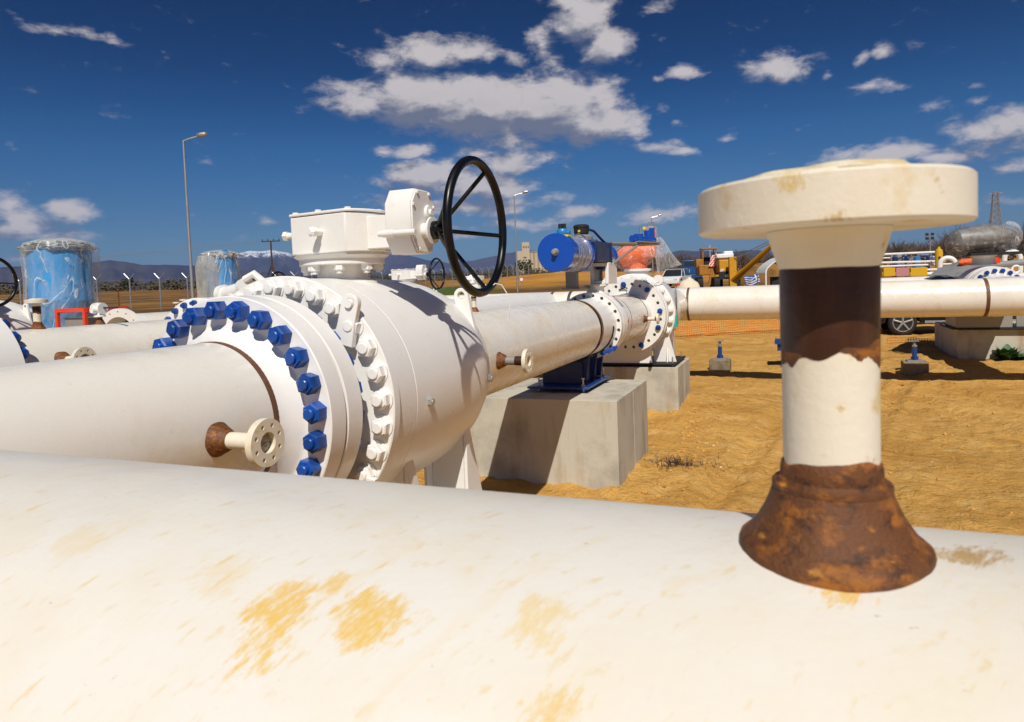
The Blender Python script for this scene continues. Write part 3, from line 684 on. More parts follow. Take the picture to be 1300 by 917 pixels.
valve, (hx, wy, wz, rx) = make_valve()
v3 = dup(valve, (-5.98, 10.05, 0), 'far white ball valve with small handwheel seen behind the nearest valve', 'white ball valves with handwheels')
v4 = dup(valve, (-8.02, 4.52, 0), 'white ball valve at the left edge, only its handwheel rim showing', 'white ball valves with handwheels')
valve['group'] = 'white ball valves with handwheels'
# tie wire hanging from the handwheel
pw = Vector((rx, wy, wz)) + Vector((0, math.cos(math.radians(-74)), math.sin(math.radians(-74))))*.245
single('tie_wire', MB().tube([pw+Vector(o) for o in ((-.005, 0, .02), (0, -.01, -.02), (.0, .02, .0), (.02, .035, .022), (.045, .04, .015), (.065, .045, -.02), (.075, .045, -.06), (.070, .045, -.10), (.062, .042, -.125))], .0022, 6),
       whitep, 'thin white tie wire looped round the bottom of the black handwheel', 'wire')
single('crumpled_film', MB().lathe(Vector((XM, 3.74, 1.66)), (0, 0, 1), [(.005, 0), (.035, .01), (.044, .03), (.03, .05), (.01, .06)], 14, fn=lambda a, h: 1+.4*math.sin(5*a+h*90)), whitep, 'crumpled white film on the small vent behind the handwheel', 'film', smooth=0)

# block under the first valve
def block(name, label, x0, x1, y0, y1, z0, z1, group='concrete plinths under the pipework'):
    mb = MB(); n = 10
    mb.bb(x0, x1, y0, y1, z0, z1)
    if z1 > .63:
        for f_ in (.36, .70): mb.bb(x0+(x1-x0)*f_-.004, x0+(x1-x0)*f_+.004, y0-.0025, y0+.01, z0+.02, z1-.015)
        mb.bb(x1-.01, x1+.0025, (y0+y1)/2-.004, (y0+y1)/2+.004, z0+.02, z1-.015)
    o = single(name, mb, concrete, label, 'concrete block', group, base=((x0+x1)/2, (y0+y1)/2, z0), bevel=.012, smooth=0)
    return o
block('concrete_block', 'concrete plinth right under the nearest white ball valve', -2.3, -1.28, 2.0, 2.98, -.3, .612)
block('concrete_block', 'big grey concrete plinth with a slanting shadow, under the blue pipe saddle', -2.60, -1.277, 5.267, 6.464, -.3, .716)
block('concrete_block', 'concrete plinth behind it, carrying the flanged valve with orange wrapping', -2.35, -1.22, 7.99, 8.97, -.3, .640)

# ------------------------------------------------------------------ spool behind the valve
sp_ = thing('outlet_pipe', 'cream pipe running from the nearest valve to the drilled flange', 'pipe', (XM, 3.2, 0))
MB().lathe((XM, 3.181, ZC), (0, 1, 0), [(.254, i*.1255) for i in range(21)], 128).build('pipe_run', pipewhite, sp_)
band(sp_, (XM, 5.78, ZC), (0, 1, 0), .254, .016)
nozzle(sp_, (XM+.250, 3.50, ZC-.01), (1, 0, 0), wrap=greymetal)
nozzle(sp_, (XM, 3.74, ZC+.250), (0, 0, 1), k=.62, blind=True)
def bolted(parent, y0, th, R, RB, n, hole, ys=-1, skip=(), colored=(), name='flange', m=white, inner=.2, r=.02, off=0.):
    x, y, a = frame((0, 1, 0)); holes = []; P_ = []
    for k in range(n):
        q = 2*PI*(k+.5)/n+off; P_.append(q)
        holes.append((RB*math.cos(q), RB*math.sin(q), hole))
    o = MB().disc_holes((XM, y0, ZC), (0, 1, 0), R, holes, th, inner=inner, seg=96).build(name, m, parent, smooth=25, bevel=.002)
    for k in colored:
        q = P_[k]; p = Vector((XM, y0 if ys < 0 else y0+th, ZC))+(x*math.cos(q)+y*math.sin(q))*RB
        nut(o, p, (0, ys, 0), hole*1.75, hole*1.5, blue, 'blue_nut', .6, .5, spin=q)
    return o
# frame((0,1,0)): x = (0,0,1)x(0,1,0) = (-1,0,0) ; y = a x x = (0,1,0)x(-1,0,0)=(0,0,1): angle q measured from -X up
f1 = bolted(sp_, 6.235, .075, .308, .2805, 20, .0165, colored=(13, 18), inner=.25)
MB().lathe((XM, 0, ZC), (0, 1, 0), [(.254, 5.79), (.2545, 5.95), (.256, 6.10), (.2585, 6.20), (.262, 6.2345)], 96, cap=False).build('flange_hub', white, sp_)

av = thing('actuated_valve', 'small white valve under the blue cylinder actuator', 'valve', (XM, 6.55, 0))
f2 = MB().lathe((XM, 0, ZC), (0, 1, 0), [(.2, 6.325), (.305, 6.325), (.308, 6.33), (.308, 6.40), (.300, 6.405), (.285, 6.42), (.283, 6.50), (.290, 6.52), (.290, 6.62), (.275, 6.66), (.2595, 6.70), (.257, 6.90), (.2, 6.90)], 96, cap=False).build('valve_body', white, av)
MB().lathe((XM, 0, ZC), (0, 1, 0), [(.24, 6.309), (.296, 6.309), (.296, 6.326), (.24, 6.326)], 96, cap=False).build('gasket', steel, av)
for p, th in ringpos((XM, 6.405, ZC), (0, 1, 0), .275, 20, .15):
    if p.z > ZC-.1 and p.x > XM: nut(f2, p, (0, 1, 0), .019, .02, white, 'white_nut', .6, .4)
MB().torus((XM, 6.55, ZC), (0, 1, 0), .2915, .001, 40, 6, -2.9, -2.35)
lp = MB()
for i in range(12):
    a0, a1 = math.radians(33+i*1.8), math.radians(33+(i+1)*1.8)
    R_ = .293
    vs = [(XM+R_*math.cos(a), y_, ZC+R_*math.sin(a)) for a in (a0, a1) for y_ in (6.53, 6.61)] + [(XM+(R_-.004)*math.cos(a), y_, ZC+(R_-.004)*math.sin(a)) for a in (a0, a1) for y_ in (6.53, 6.61)]
    lp.add(vs, [(0, 1, 3, 2), (4, 5, 7, 6), (0, 1, 5, 4), (2, 3, 7, 6), (0, 2, 6, 4), (1, 3, 7, 5)])
lp.build('name_plate', greyplate, av)
MB().lathe((XM+.288, 6.60, ZC+.02), (1, 0, 0), [(.026, 0), (.026, .004)], 4).build('orange_tag', orangest, av)
MB().lathe((XM, 6.5, 1.49), (0, 0, 1), [(.13, 0), (.125, .05), (.085, .06), (.082, .115), (.12, .12), (.12, .135)], 48).build('stem_neck', white, av)
# yoke: square frame with a window
def yoke(x0, x1, y0, y1, z0, z1, parent, m):
    mb = MB(); w = .035
    for (a, b) in ((y0, y0+.012), (y1-.012, y1)):
        mb.bb(x0, x0+w, a, b, z0, z1); mb.bb(x1-w, x1, a, b, z0, z1); mb.bb(x0+w, x1-w, a, b, z1-w, z1); mb.bb(x0+w, x1-w, a, b, z0, z0+w)
    mb.bb(x0, x0+.012, y0+.012, y1-.012, z0, z1); mb.bb(x1-.012, x1, y0+.012, y1-.012, z0, z1)
    mb.bb(x0+.012, x1-.012, y0+.012, y1-.012, z0, z0+.014); mb.bb(x0+.012, x1-.012, y0+.012, y1-.012, z1-.014, z1)
    return mb.build('yoke', m, parent, bevel=.006)
yk = yoke(XM-.035, XM+.145, 6.45, 6.80, 1.628, 1.832, av, white)
MB().bb(XM-.17, XM-.07, 6.10, 6.18, 1.605, 1.78).bb(XM-.20, XM-.03, 6.08, 6.46, 1.590, 1.605).build('support_bracket', greymetal, av)
for (a, b) in ((.015, 6.50), (.09, 6.50), (.015, 6.72), (.09, 6.72)): nut(yk, (XM+a, b, 1.643), (0, 0, 1), .014, .015, white, 'yoke_bolt', .6, .5)
# blue actuator
ba = thing('cylinder_actuator', 'blue horizontal cylinder actuator with a round blue end facing the camera', 'actuator', (XM-.02, 6.3, 1.80))
XA = XM-.005; ZA = 1.897
MB().lathe((XA, 0, ZA), (0, 1, 0), [(0, 5.335), (.02, 5.335), (.02, 5.33), (.150, 5.33), (.156, 5.336), (.156, 5.352), (.147, 5.356), (.147, 5.93), (.156, 5.934), (.156, 5.96), (.11, 5.965), (.10, 6.02)], 80, cap=False).build('spring_cylinder', bluecan, ba)
MB().lathe((XA, 5.33, ZA+.005), (0, -1, 0), [(.030, 0), (.028, .02), (.020, .03), (.018, .05), (.010, .052)], 28).build('end_plug', greymetal, ba)
MB().lathe((XA, 0, ZA), (0, 1, 0), [(.149, 5.50), (.152, 5.56), (.149, 5.66), (.153, 5.74), (.150, 5.80), (.154, 5.90)], 60, cap=False, fn=lambda a, h: 1+.012*math.sin(9*a+h*30)).build('plastic_wrap', film, ba)
MB().bb(XA+.02, XA+.085, 5.42, 5.50, ZA+.13, ZA+.1465).build('warning_sticker', sticker, ba)
hb = MB().bb(XA-.13, XA+.15, 6.02, 6.62, ZA-.060, ZA+.12)
hb.bb(XA-.14, XA+.16, 6.03, 6.06, ZA-.070, ZA+.13).bb(XA-.14, XA+.16, 6.56, 6.59, ZA-.070, ZA+.13)
hb.build('actuator_housing', navy, ba, bevel=.006)
MB().lathe((XA, 0, ZA), (0, 1, 0), [(.10, 6.621), (.125, 6.63), (.128, 6.64), (.118, 6.65), (.118, 6.92), (.128, 6.93), (.128, 6.96), (.05, 6.965)], 48, cap=False).build('power_cylinder', bluecan, ba)
for dx in (-.1, .1):
    for dz in (-.1, .1): MB().cyl((XA+dx, 5.34, ZA+dz*1.0), (XA+dx, 5.345, ZA+dz), .006)
MB().lathe((XM-.035, 6.2, ZA+.11), (0, 0, 1), [(.10, 0), (.105, .01), (.105, .06), (.085, .075), (.06, .08)], 40).build('positioner_base', greymetal, ba)
MB().lathe((XM-.035, 6.2, ZA+.191), (0, 0, 1), [(.055, 0), (.068, .012), (.07, .06), (.074, .064), (.074, .076), (.06, .09), (.04, .094)], 36).build('position_indicator', blackmatt, ba)
MB().lathe((XM-.035, 6.13, ZA+.22), (0, -1, 0), [(.012, 0), (.010, .012)], 16).build('indicator_light', sticker, ba)
bv = MB().lathe((XM-.10, 5.83, ZA+.135), (0, 0, 1), [(.022, 0), (.028, .03), (.045, .04), (.05, .055), (.05, .075), (.04, .09), (.022, .095)], 24).cyl((XM-.17, 5.83, ZA+.19), (XM-.03, 5.83, ZA+.19), .022)
bvo = bv.build('solenoid_valve', cyanblue, ba)
MB().cyl((XM-.118, 5.83, ZA+.225), (XM-.118, 5.83, ZA+.27), .018).cyl((XM-.082, 5.83, ZA+.225), (XM-.082, 5.83, ZA+.27), .016).build('solenoid_cap', blackmatt, bvo)
MB().tube([(XM+.02, 6.2, ZA+.24), (XM+.07, 6.25, ZA+.22), (XM+.1, 6.4, ZA+.15), (XM+.12, 6.55, ZA+.10)], .012).build('conduit', navy, ba)
MB().tube([(XM-.02, 5.90, ZA+.16), (XM-.0, 6.0, ZA+.19), (XM+.03, 6.1, ZA+.16)], .006).build('air_line', steel, ba)
for s_ in (0, .05): MB().torus((XA, 5.62+s_*2.2, ZA), (0, 1, 0), .1515, .003, 48, 6).build('hose_band', steel, ba)
# bracket frame with regulator
br = MB()
A0 = Vector((XM+.13, 6.62, ZA+.12)); A1 = Vector((XM+.42, 7.65, ZA+.14))
for o_ in (Vector((0, 0, 0)), Vector((-.18, .05, 0))):
    br.tube([A0+o_, A1+o_], .014, 6)
    br.tube([A0+o_+Vector((0, 0, -.24)), A0+o_], .012, 6)
    br.tube([A0+o_+Vector((.0, .05, -.20)), A0+o_*1+Vector((.16, .55, 0))], .013, 6)
br.tube([A1, A1+Vector((-.18, .05, 0))], .012, 6); br.tube([(A0+A1)/2, (A0+A1)/2+Vector((-.18, .05, 0))], .012, 6)
br.tube([A0+Vector((0, .0, -.24)), A0+Vector((-.18, .05, -.24))], .012, 6)
br.box((A0+A1)/2+Vector((.0, .25, .02)), (.22, .5, .012), rz=-.27)
br.build('bracket_frame', greymetal, ba)
rg = MB(); Cn = (A0*.28+A1*.72)+Vector((-.06, 0, .05))
rg.cyl(Cn+Vector((-.04, -.25, 0)), Cn+Vector((.08, .30, 0)), .035)
rg.cyl(Cn+Vector((0, -.12, -.03)), Cn+Vector((0, -.12, .05)), .05).cyl(Cn+Vector((.05, .16, -.03)), Cn+Vector((.05, .16, .10)), .045).cyl(Cn+Vector((.07, .26, 0)), Cn+Vector((.07, .26, .13)), .03)
rgo = rg.build('regulator', bluecan, ba)
MB().lathe(Cn+Vector((.03, .06, .12)), (0, -1, 0), [(.017, 0), (.017, .015)], 20).build('pressure_gauge', sticker, rgo)
MB().tube([Cn+Vector((.05, .16, .1)), Cn+Vector((.05, .16, .18)), Cn+Vector((.09, .26, .19)), Cn+Vector((.10, .3, .12))], .006, 6).cyl(Cn+Vector((.0, -.02, .03)), Cn+Vector((0, -.02, .12)), .012).build('steel_tubing', steel, rgo)

# ------------------------------------------------------------------ blue pipe saddle
sd = thing('pipe_saddle', 'dark blue pipe saddle on the front concrete plinth', 'pipe support', (-1.9, 6.0, .716))
MB().bb(-2.14, -1.60, 5.58, 6.40, .748, .768).build('base_plate', bluecan if False else mat('saddle_blue_paint', (.008, .05, .22), .35, bump=(60, .15, .002)), sd, bevel=.003)
sb = MB().bb(-2.06, -1.70, 5.76, 6.26, .77, .96)
for yy in (5.80, 6.06, 6.29): sb.prism([(-.22, 0), (.10, 0), (.14, .24), (.06, .19), (-.05, .165), (-.16, .18), (-.26, .24)], (XM-.02, yy, .77), (1, 0, 0), (0, 0, 1), (0, 1, 0), .014)
sb.build('cradle', navy, sd, bevel=.003)
st = MB().torus((XM, 6.12, ZC), (0, 1, 0), .2585, .010, 40, 6, PI, 2*PI+.0)
st.build('strap', blackmatt, sd)
for dy in (5.98, 6.18):
    MB().cyl((XM+.20, dy, ZC-.23), (XM+.275, dy, ZC-.19), .016).lathe((XM+.23, dy, ZC-.215), (1, 0, .5), [(.026, 0), (.026, .028)], 6).build('strap_bolt', bluecan, sd)
for (a, b) in ((-1.66, 5.66), (-1.66, 6.34), (-2.06, 5.66), (-2.06, 6.34)):
    q_ = MB().cyl((a, b, .70), (a, b, .83), .008).lathe((a, b, .768), (0, 0, 1), [(.018, 0), (.018, .012)], 6).lathe((a, b, .735), (0, 0, 1), [(.018, 0), (.018, .012)], 6).lathe((a, b, .83), (0, 0, 1), [(.015, 0), (.015, .008)], 6)
    q_.build('anchor_bolt', steel, sd)

# ------------------------------------------------------------------ second valve on the main line
w2 = thing('flanged_valve', 'white valve with a ring of empty bolt holes and orange wrapping on top', 'valve', (XM, 8.4, 0))
MB().lathe((XM, 0, ZC), (0, 1, 0), [(.254, 6.902), (.254, 7.80)], 96, cap=False).build('pipe_run', pipewhite, w2)
band(w2, (XM, 6.92, ZC), (0, 1, 0), .254, .02); band(w2, (XM, 7.76, ZC), (0, 1, 0), .2545, .022)
MB().lathe((XM, 0, ZC), (0, 1, 0), [(.254, 7.775), (.256, 7.80), (.262, 7.88), (.268, 7.9245)], 96, cap=False).build('flange_hub', white, w2)
f3 = bolted(w2, 7.925, .085, .424, .366, 24, .0185, colored=(8, 11, 13, 16, 5), inner=.25)
vb = MB().lathe((XM, 0, ZC), (0, 1, 0), [(.25, 8.018), (.432, 8.018), (.434, 8.03), (.434, 8.09), (.36, 8.10), (.36, 8.19), (.47, 8.20), (.485, 8.21), (.485, 8.30), (.46, 8.32), (.452, 8.34), (.452, 8.86), (.40, 8.95), (.30, 9.02), (.262, 9.1), (.26, 9.2)], 18*6, cap=False).build('valve_body', white, w2, smooth=28)
for p, th in ringpos((XM, 8.20, ZC), (0, -1, 0), .44, 22, .1): nut(vb, p, (0, -1, 0), .036, .04, white, 'white_nut', .58, .3, spin=th)
for (x_, z_) in ((.30, .40), (-.3, .4)):
    MB().lathe((XM+x_, 8.19, ZC+z_), (0, 1, 0), [(.06, 0), (.06, .03)], 24).lathe((XM+x_, 8.185, ZC+z_), (0, 1, 0), [(.028, 0), (.028, .04)], 16).build('lifting_lug', white, w2)
pl = MB().prism([(0, 0), (.0, -.26), (.10, -.34), (.17, -.34), (.17, -.05), (.10, .05)], (XM+.463, 8.30, ZC+.26), (0, 1, 0), (0, 0, 1), (1, 0, 0), .012).build('side_plate', greyplate, w2, bevel=.002)
MB().bb(XM+.476, XM+.480, 8.36, 8.375, ZC+.04, ZC+.19).build('slot_mark', blackmatt, pl)
MB().bb(XM+.47, XM+.50, 8.22, 8.30, ZC-.16, ZC-.02).build('teal_tag', teal, w2)
for sx in (-1, 1):
    mb = MB().bb(XM+sx*.22, XM+sx*.40, 8.20, 8.22, .682, 1.05).bb(XM+sx*.22, XM+sx*.40, 8.66, 8.68, .682, 1.05)
    mb.prism([(0, 0), (.60, 0), (.50, .34), (.12, .34)], (XM+sx*.40, 8.14, .682), (0, 1, 0), (0, 0, 1), (-sx, 0, 0), .016)
    mb.prism([(0, 0), (.09, 0), (0, .34)], (XM+sx*.40, 8.20, .682), (sx, 0, 0), (0, 0, 1), (0, 1, 0), .016)
    mb.build('leg', white, w2, bevel=.003)
MB().bb(XM-.40, XM+.22, 8.04, 8.14, .682, .92).build('front_skirt', white, w2, bevel=.004)
MB().bb(XM-.46, XM+.50, 8.02, 8.88, .662, .680).build('base_plate', blackmatt, w2)
for p in ((XM+.46, 8.10), (XM+.46, 8.80)):
    MB().cyl((p[0], p[1], .64), (p[0], p[1], .75), .009).build('anchor_bolt', steel, w2)
nozzle(w2, (XM+.25, 7.56, ZC-.02), (1, 0, 0), blind=True, k=.9)
MB().tube([(XM-.1, 7.92, ZC+.30), (XM-.02, 7.90, ZC+.33), (XM, 7.90, ZC+.31)], .009, 6).build('mud_mark', darkrust, w2)
MB().lathe((XM, 8.5, 1.66), (0, 0, 1), [(.16, 0), (.15, .04), (.14, .05), (.14, .10), (.17, .105), (.17, .13)], 48).build('stem_neck', white, w2)
# wrapped orange actuator: lumpy core and loose film shell
def blob(name, c, sz, parent, m, seed=0., amp=.12, fr=2.5, R=None, sub=5, smooth=60):
    bm = bmesh.new(); bmesh.ops.create_icosphere(bm, subdivisions=sub, radius=1)
    vs = []
    for v in bm.verts:
        p = v.co.copy(); n_ = mn.fractal(Vector((p.x*fr*.55, p.y*fr, p.z*fr*1.5))+Vector((seed, seed*2, 0)), 1., 2., 3); rd = 1-abs(mn.noise(p*fr*1.7+Vector((seed, 0, 3))))*1.6
        k = 1+amp*n_+amp*.6*rd
        v.co = Vector((p.x*sz[0]*k, p.y*sz[1]*k, p.z*sz[2]*k))
    bm.verts.index_update()
    M_ = R or Matrix.Identity(3)
    mb = MB().add([Vector(c)+M_ @ v.co for v in bm.verts], [tuple(v.index for v in f_.verts) for f_ in bm.faces]); bm.free()
    return mb.build(name, m, parent, smooth=smooth) if name else mb
oa = thing('wrapped_actuator', 'orange actuator under loose clear plastic film', 'actuator', (XM, 8.5, 1.79))
core = MB().lathe((XM-.19, 8.45, 1.93), (1, 0, .22), [(.02, -.02), (.11, 0), (.125, .03), (.125, .30), (.10, .33), (.09, .40)], 32)
core.cyl((XM+.17, 8.5, 1.95), (XM+.17, 8.5, 2.27), .062).cyl((XM, 8.5, 1.79), (XM, 8.5, 1.9), .12)
core.build('actuator_body', orange, oa)
blob('plastic_film', (XM-.03, 8.45, 1.955), (.255, .20, .165), oa, redfilm, 3., .07, 1.7, R=Matrix.Rotation(-.18, 3, 'Y'))
MB().lathe((XM+.155, 8.5, 1.93), (.06, 0, 1), [(.16, 0), (.155, .08), (.12, .17), (.085, .25), (.075, .33), (.07, .36), (.02, .375)], 60, cap=False, fn=lambda a, h: 1+.06*math.sin(4*a+h*12)+.04*math.sin(9*a-h*20)+.02*math.sin(17*a)).build('plastic_film', redfilm, oa, smooth=60)
MB().lathe((XM+.25, 8.5, 2.15), (.32, 0, -1), [(.04, 0), (.07, .06), (.085, .14), (.10, .25), (.13, .36), (.15, .40)], 60, cap=False, fn=lambda a, h: 1+.12*math.sin(3*a+h*9)+.09*math.sin(8*a-h*14)+.04*math.sin(15*a)).build('loose_film', film, oa, smooth=60)

# ------------------------------------------------------------------ cross header and the other lines
ch = pipe('cross_header', 'long straight cream pipe crossing behind the valves to the right edge', 'pipe', (-6.9, 11.1755, ZC), (7.6, 11.1755, ZC))
band(ch, (-1.50, 11.1755, ZC), (1, 0, 0), RP, .035)
band(ch, (2.42, 11.1755, ZC), (1, 0, 0), RP, .045)
for x_ in (-3.74, -3.42): band(ch, (x_, 11.1755, ZC), (1, 0, 0), RP, .05, greyband, 'strap_band')
MB().lathe((XM, 9.205, ZC), (0, 1, 0), [(.26, 0), (.26, 1.75)], 64, cap=False).build('branch_pipe', pipewhite, ch)
vt = MB().cyl((-1.62, 10.90, 1.10), (-1.62, 10.90, 1.30), .05).cyl((-1.62, 10.90, 1.3), (-1.62, 10.90, 1.36), .02)
vt.build('vent_fitting', greymetal, ch)
fr = pipe('far_header', 'thin strip of a farther cream pipe just above the cross header', 'pipe', (2.15, 21.5, 1.22), (6.2, 21.5, 1.24), .25)

# line 2
X2 = -3.85
l2 = pipe('process_pipe', 'cream pipe behind the nearest one, with a mushroom vent and flanged side nozzle', 'pipe', (X2, .9, ZC), (X2, 3.68, ZC))
for (a, b, c) in ((1.55, 1.90, .38), (1.915, 2.08, .40), (2.10, 2.235, .40)):
    MB().lathe((X2, 0, ZC), (0, 1, 0), [(.25, a), (c-.004, a), (c, a+.004), (c, b-.004), (c-.004, b), (.25, b)], 128, cap=False).build('flange', white, l2, smooth=30)
MB().lathe((X2, 0, ZC), (0, 1, 0), [(.30, 2.236), (.285, 2.27), (.262, 2.32), (.2595, 2.34)], 96, cap=False).build('flange_hub', white, l2)
for p, th in ringpos((X2, 2.236, ZC), (0, 1, 0), .352, 24, .07): nut(l2, p, (0, 1, 0), .034, .04, blue, 'blue_nut', .55, .3)
nozzle(l2, (X2+.235, 2.52, ZC+.088), (1, 0, .05))
nozzle(l2, (X2, 2.56, ZC+.255), (0, 0, 1), style='front', k=.86, name='vent_nozzle')
f4 = MB().lathe((X2, 0, ZC), (0, 1, 0), [(.25, 3.66), (.36, 3.66), (.395, 3.67), (.395, 3.76), (.25, 3.76)], 128, cap=False).build('flange', white, l2)
for p, th in ringpos((X2, 3.665, ZC), (0, -1, 0), .358, 24, .02): nut(f4, p, (0, -1, 0), .022, .03, blue, 'blue_nut', .6, .4)
v2b = thing('drain_valve', 'small white valve with a blue lever standing on the second pipe', 'valve', (X2, 2.93, 1.50))
yv_ = 2.93
MB().lathe((X2, yv_, 1.495), (0, 0, 1), [(.034, 0), (.028, .015), (.018, .035), (.015, .045), (.015, .06)], 28).build('weld_collar', rust, v2b)
vb2 = MB().cyl((X2-.028, yv_, 1.600), (X2+.028, yv_, 1.600), .024).cyl((X2-.034, yv_, 1.600), (X2-.024, yv_, 1.600), .034).cyl((X2+.024, yv_, 1.600), (X2+.034, yv_, 1.600), .034).cyl((X2, yv_, 1.552), (X2, yv_, 1.635), .022).cyl((X2, yv_, 1.550), (X2, yv_, 1.562), .034).cyl((X2, yv_-.05, 1.59), (X2, yv_, 1.59), .016)
vb2.build('valve_body', white, v2b)
MB().box((X2+.085, yv_+.01, 1.603), (.10, .010, .010), rz=.1).build('lever', navy, v2b)
# body beyond the flange of line 2
b2 = thing('strainer_body', 'white rounded fitting hidden behind the ring of blue nuts', 'fitting', (X2, 4.1, 0))
MB().lathe((X2, 0, ZC), (0, 1, 0), [(.25, 3.78), (.395, 3.78), (.395, 3.86), (.33, 3.9), (.34, 4.3), (.40, 4.32), (.40, 4.42), (.262, 4.44), (.2595, 11.0)], 96, cap=False).build('body', white, b2)
lg = MB().cyl((X2-.12, 4.06, 1.66), (X2+.12, 4.02, 1.70), .055).cyl((X2-.16, 4.065, 1.655), (X2-.12, 4.06, 1.66), .075).cyl((X2+.10, 4.02, 1.70), (X2+.15, 4.0, 1.71), .07).cyl((X2, 4.04, 1.5), (X2, 4.04, 1.66), .06)
lg.build('vent_plug', white, b2)
lk = MB().tube([(X2+.13, 4.0, 1.76), (X2+.2, 4.02, 1.80), (X2+.26, 4.04, 1.74)], .03, 8); lk.build('bracket', white, b2)
# line 3
X3 = -5.98
l3 = pipe('process_pipe', 'cream pipe with an open drilled flange at its near end, farther left', 'pipe', (X3, 4.95, ZC), (X3, 9.65, ZC), base=(X3, 4.9, 0))
ho = [(.283*math.cos(2*PI*k/16), .283*math.sin(2*PI*k/16), .0115) for k in range(16)]
MB().disc_holes((X3, 4.74, ZC), (0, 1, 0), .318, ho, .05, inner=.236, seg=72).build('open_flange', white, l3, smooth=25)
MB().lathe((X3, 0, ZC), (0, 1, 0), [(.235, 4.79), (.24, 4.93), (.2592, 4.95), (.262, 4.90), (.27, 4.79)], 72, cap=False).build('flange_hub', white, l3)
MB().lathe((X3, 4.93, ZC), (0, 1, 0), [(.225, 0), (.225, .005)], 48).build('bore', darkrust, l3)  # flat dark disc stands in for the shade inside the open pipe
band(l3, (X3, 5.75, ZC), (0, 1, 0), .2592, .05)
for y_ in (5.28, 5.38, 5.52): nozzle(l3, (X3, y_+.15, ZC+.255), (0, 0, 1), k=.55 if y_ != 5.38 else .7, blind=True, name='vent_nozzle')
rd = thing('rusty_disc', 'round rusty blank disc with a thin upright rod, behind the open flange', 'blank disc', (-7.6, 6.1, 0))
MB().lathe((-7.6, 6.1, 1.40), (.3, -1, 0), [(.16, 0), (.16, .03)], 40).build('disc', rust, rd); MB().cyl((-7.6, 6.05, 0), (-7.6, 6.05, 1.78), .008).build('rod', rust, rd)
l5 = thing('handwheel_stem', 'thin black handwheel on a rod behind the smaller wrapped blue barrel', 'handwheel', (-9.7, 11.1, 0))
MB().torus((-9.55, 11.2, 1.82), (1, 0, 0), .26, .018, 48, 8).build('wheel_rim', black, l5)
for k in range(5):
    a = math.radians(20+72*k); MB().cyl((-9.7, 11.2, 1.82), (-9.55, 11.2+.25*math.cos(a), 1.82+.25*math.sin(a)), .01, seg=8).build('spoke', black, l5)
MB().cyl((-10.4, 11.0, 1.82), (-9.7, 11.2, 1.82), .025).build('shaft', black, l5); MB().cyl((-10.2, 11.05, 0), (-10.2, 11.05, 1.9), .12).build('pedestal', white, l5)

# ------------------------------------------------------------------ right-hand valve line
XR = 3.10
rv = thing('flanged_valve', 'right-hand valve, white flange of blue nuts over the cross header', 'valve', (XR, 13.9, 0))
MB().lathe((XR, 11.43, ZC), (0, 1, 0), [(.255, 0), (.2545, 1.9)], 64, cap=False).build('pipe_run', pipewhite, rv)
rf = MB().lathe((XR, 0, ZC), (0, 1, 0), [(.255, 13.2), (.30, 13.38), (.31, 13.44), (.405, 13.44), (.408, 13.45), (.408, 13.54), (.3, 13.545), (.3, 13.6), (.408, 13.6), (.408, 13.7), (.30, 13.72)], 96, cap=False).build('flange', white, rv, smooth=30)
for p, th in ringpos((XR, 13.44, ZC), (0, -1, 0), 0.350, 20, .12): nut(rf, p, (0, -1, 0), .036, .05, blue, 'blue_nut', .6, .3, spin=th)
MB().lathe((XR, 0, ZC), (0, 1, 0), [(.3, 13.71), (.40, 13.75), (.42, 13.78), (.42, 14.5), (.40, 14.55), (.3, 14.6), (.26, 14.7), (.26, 16.5)], 96, cap=False).build('valve_body', white, rv)
MB().torus((XR+.27, 13.5, ZC+.36), (0, 1, 0), .055, .016, 24, 8).build('lifting_lug', white, rv)
MB().lathe((XR-.05, 14.1, 1.70), (0, 0, 1), [(.2, 0), (.18, .02), (.16, .13), (.2, .14), (.2, .17)], 40).build('stem_neck', white, rv)
sk = MB().bb(XR-.42, XR+.42, 14.30, 15.2, .60, .98).bb(XR+.50, XR+.80, 14.42, 14.44, .60, .95); sk.build('skirt', greymetal, rv, bevel=.01)
MB().bb(XR-.48, XR+1.1, 14.28, 15.4, .572, .598).build('base_plate', blackmatt, rv)
MB().bb(XR-.30, XR+.52, 13.75, 14.5, 1.86, 1.90).build('mounting_plate', blackmatt, rv)
ra_ = thing('wrapped_actuator', 'bulky actuator wrapped in crumpled grey film, right edge', 'actuator', (XR-.1, 14.1, 1.9))
MB().lathe((XR-.48, 14.0, 2.12), (1, .1, .08), [(.05, -.03), (.15, 0), (.19, .05), (.19, .62), (.16, .68), (.1, .72)], 36).build('actuator_body', greymetal, ra_)
blob('plastic_film', (XR-.10, 14.05, 2.13), (.50, .33, .245), ra_, greyfilm, 21., .07, 1.8)
blob('plastic_film', (XR+.32, 14.05, 2.17), (.16, .22, .23), ra_, film, 27., .12, 1.8)
blob('plastic_film', (XR-.42, 14.0, 2.03), (.20, .24, .16), ra_, greyfilm, 31., .12, 1.6)
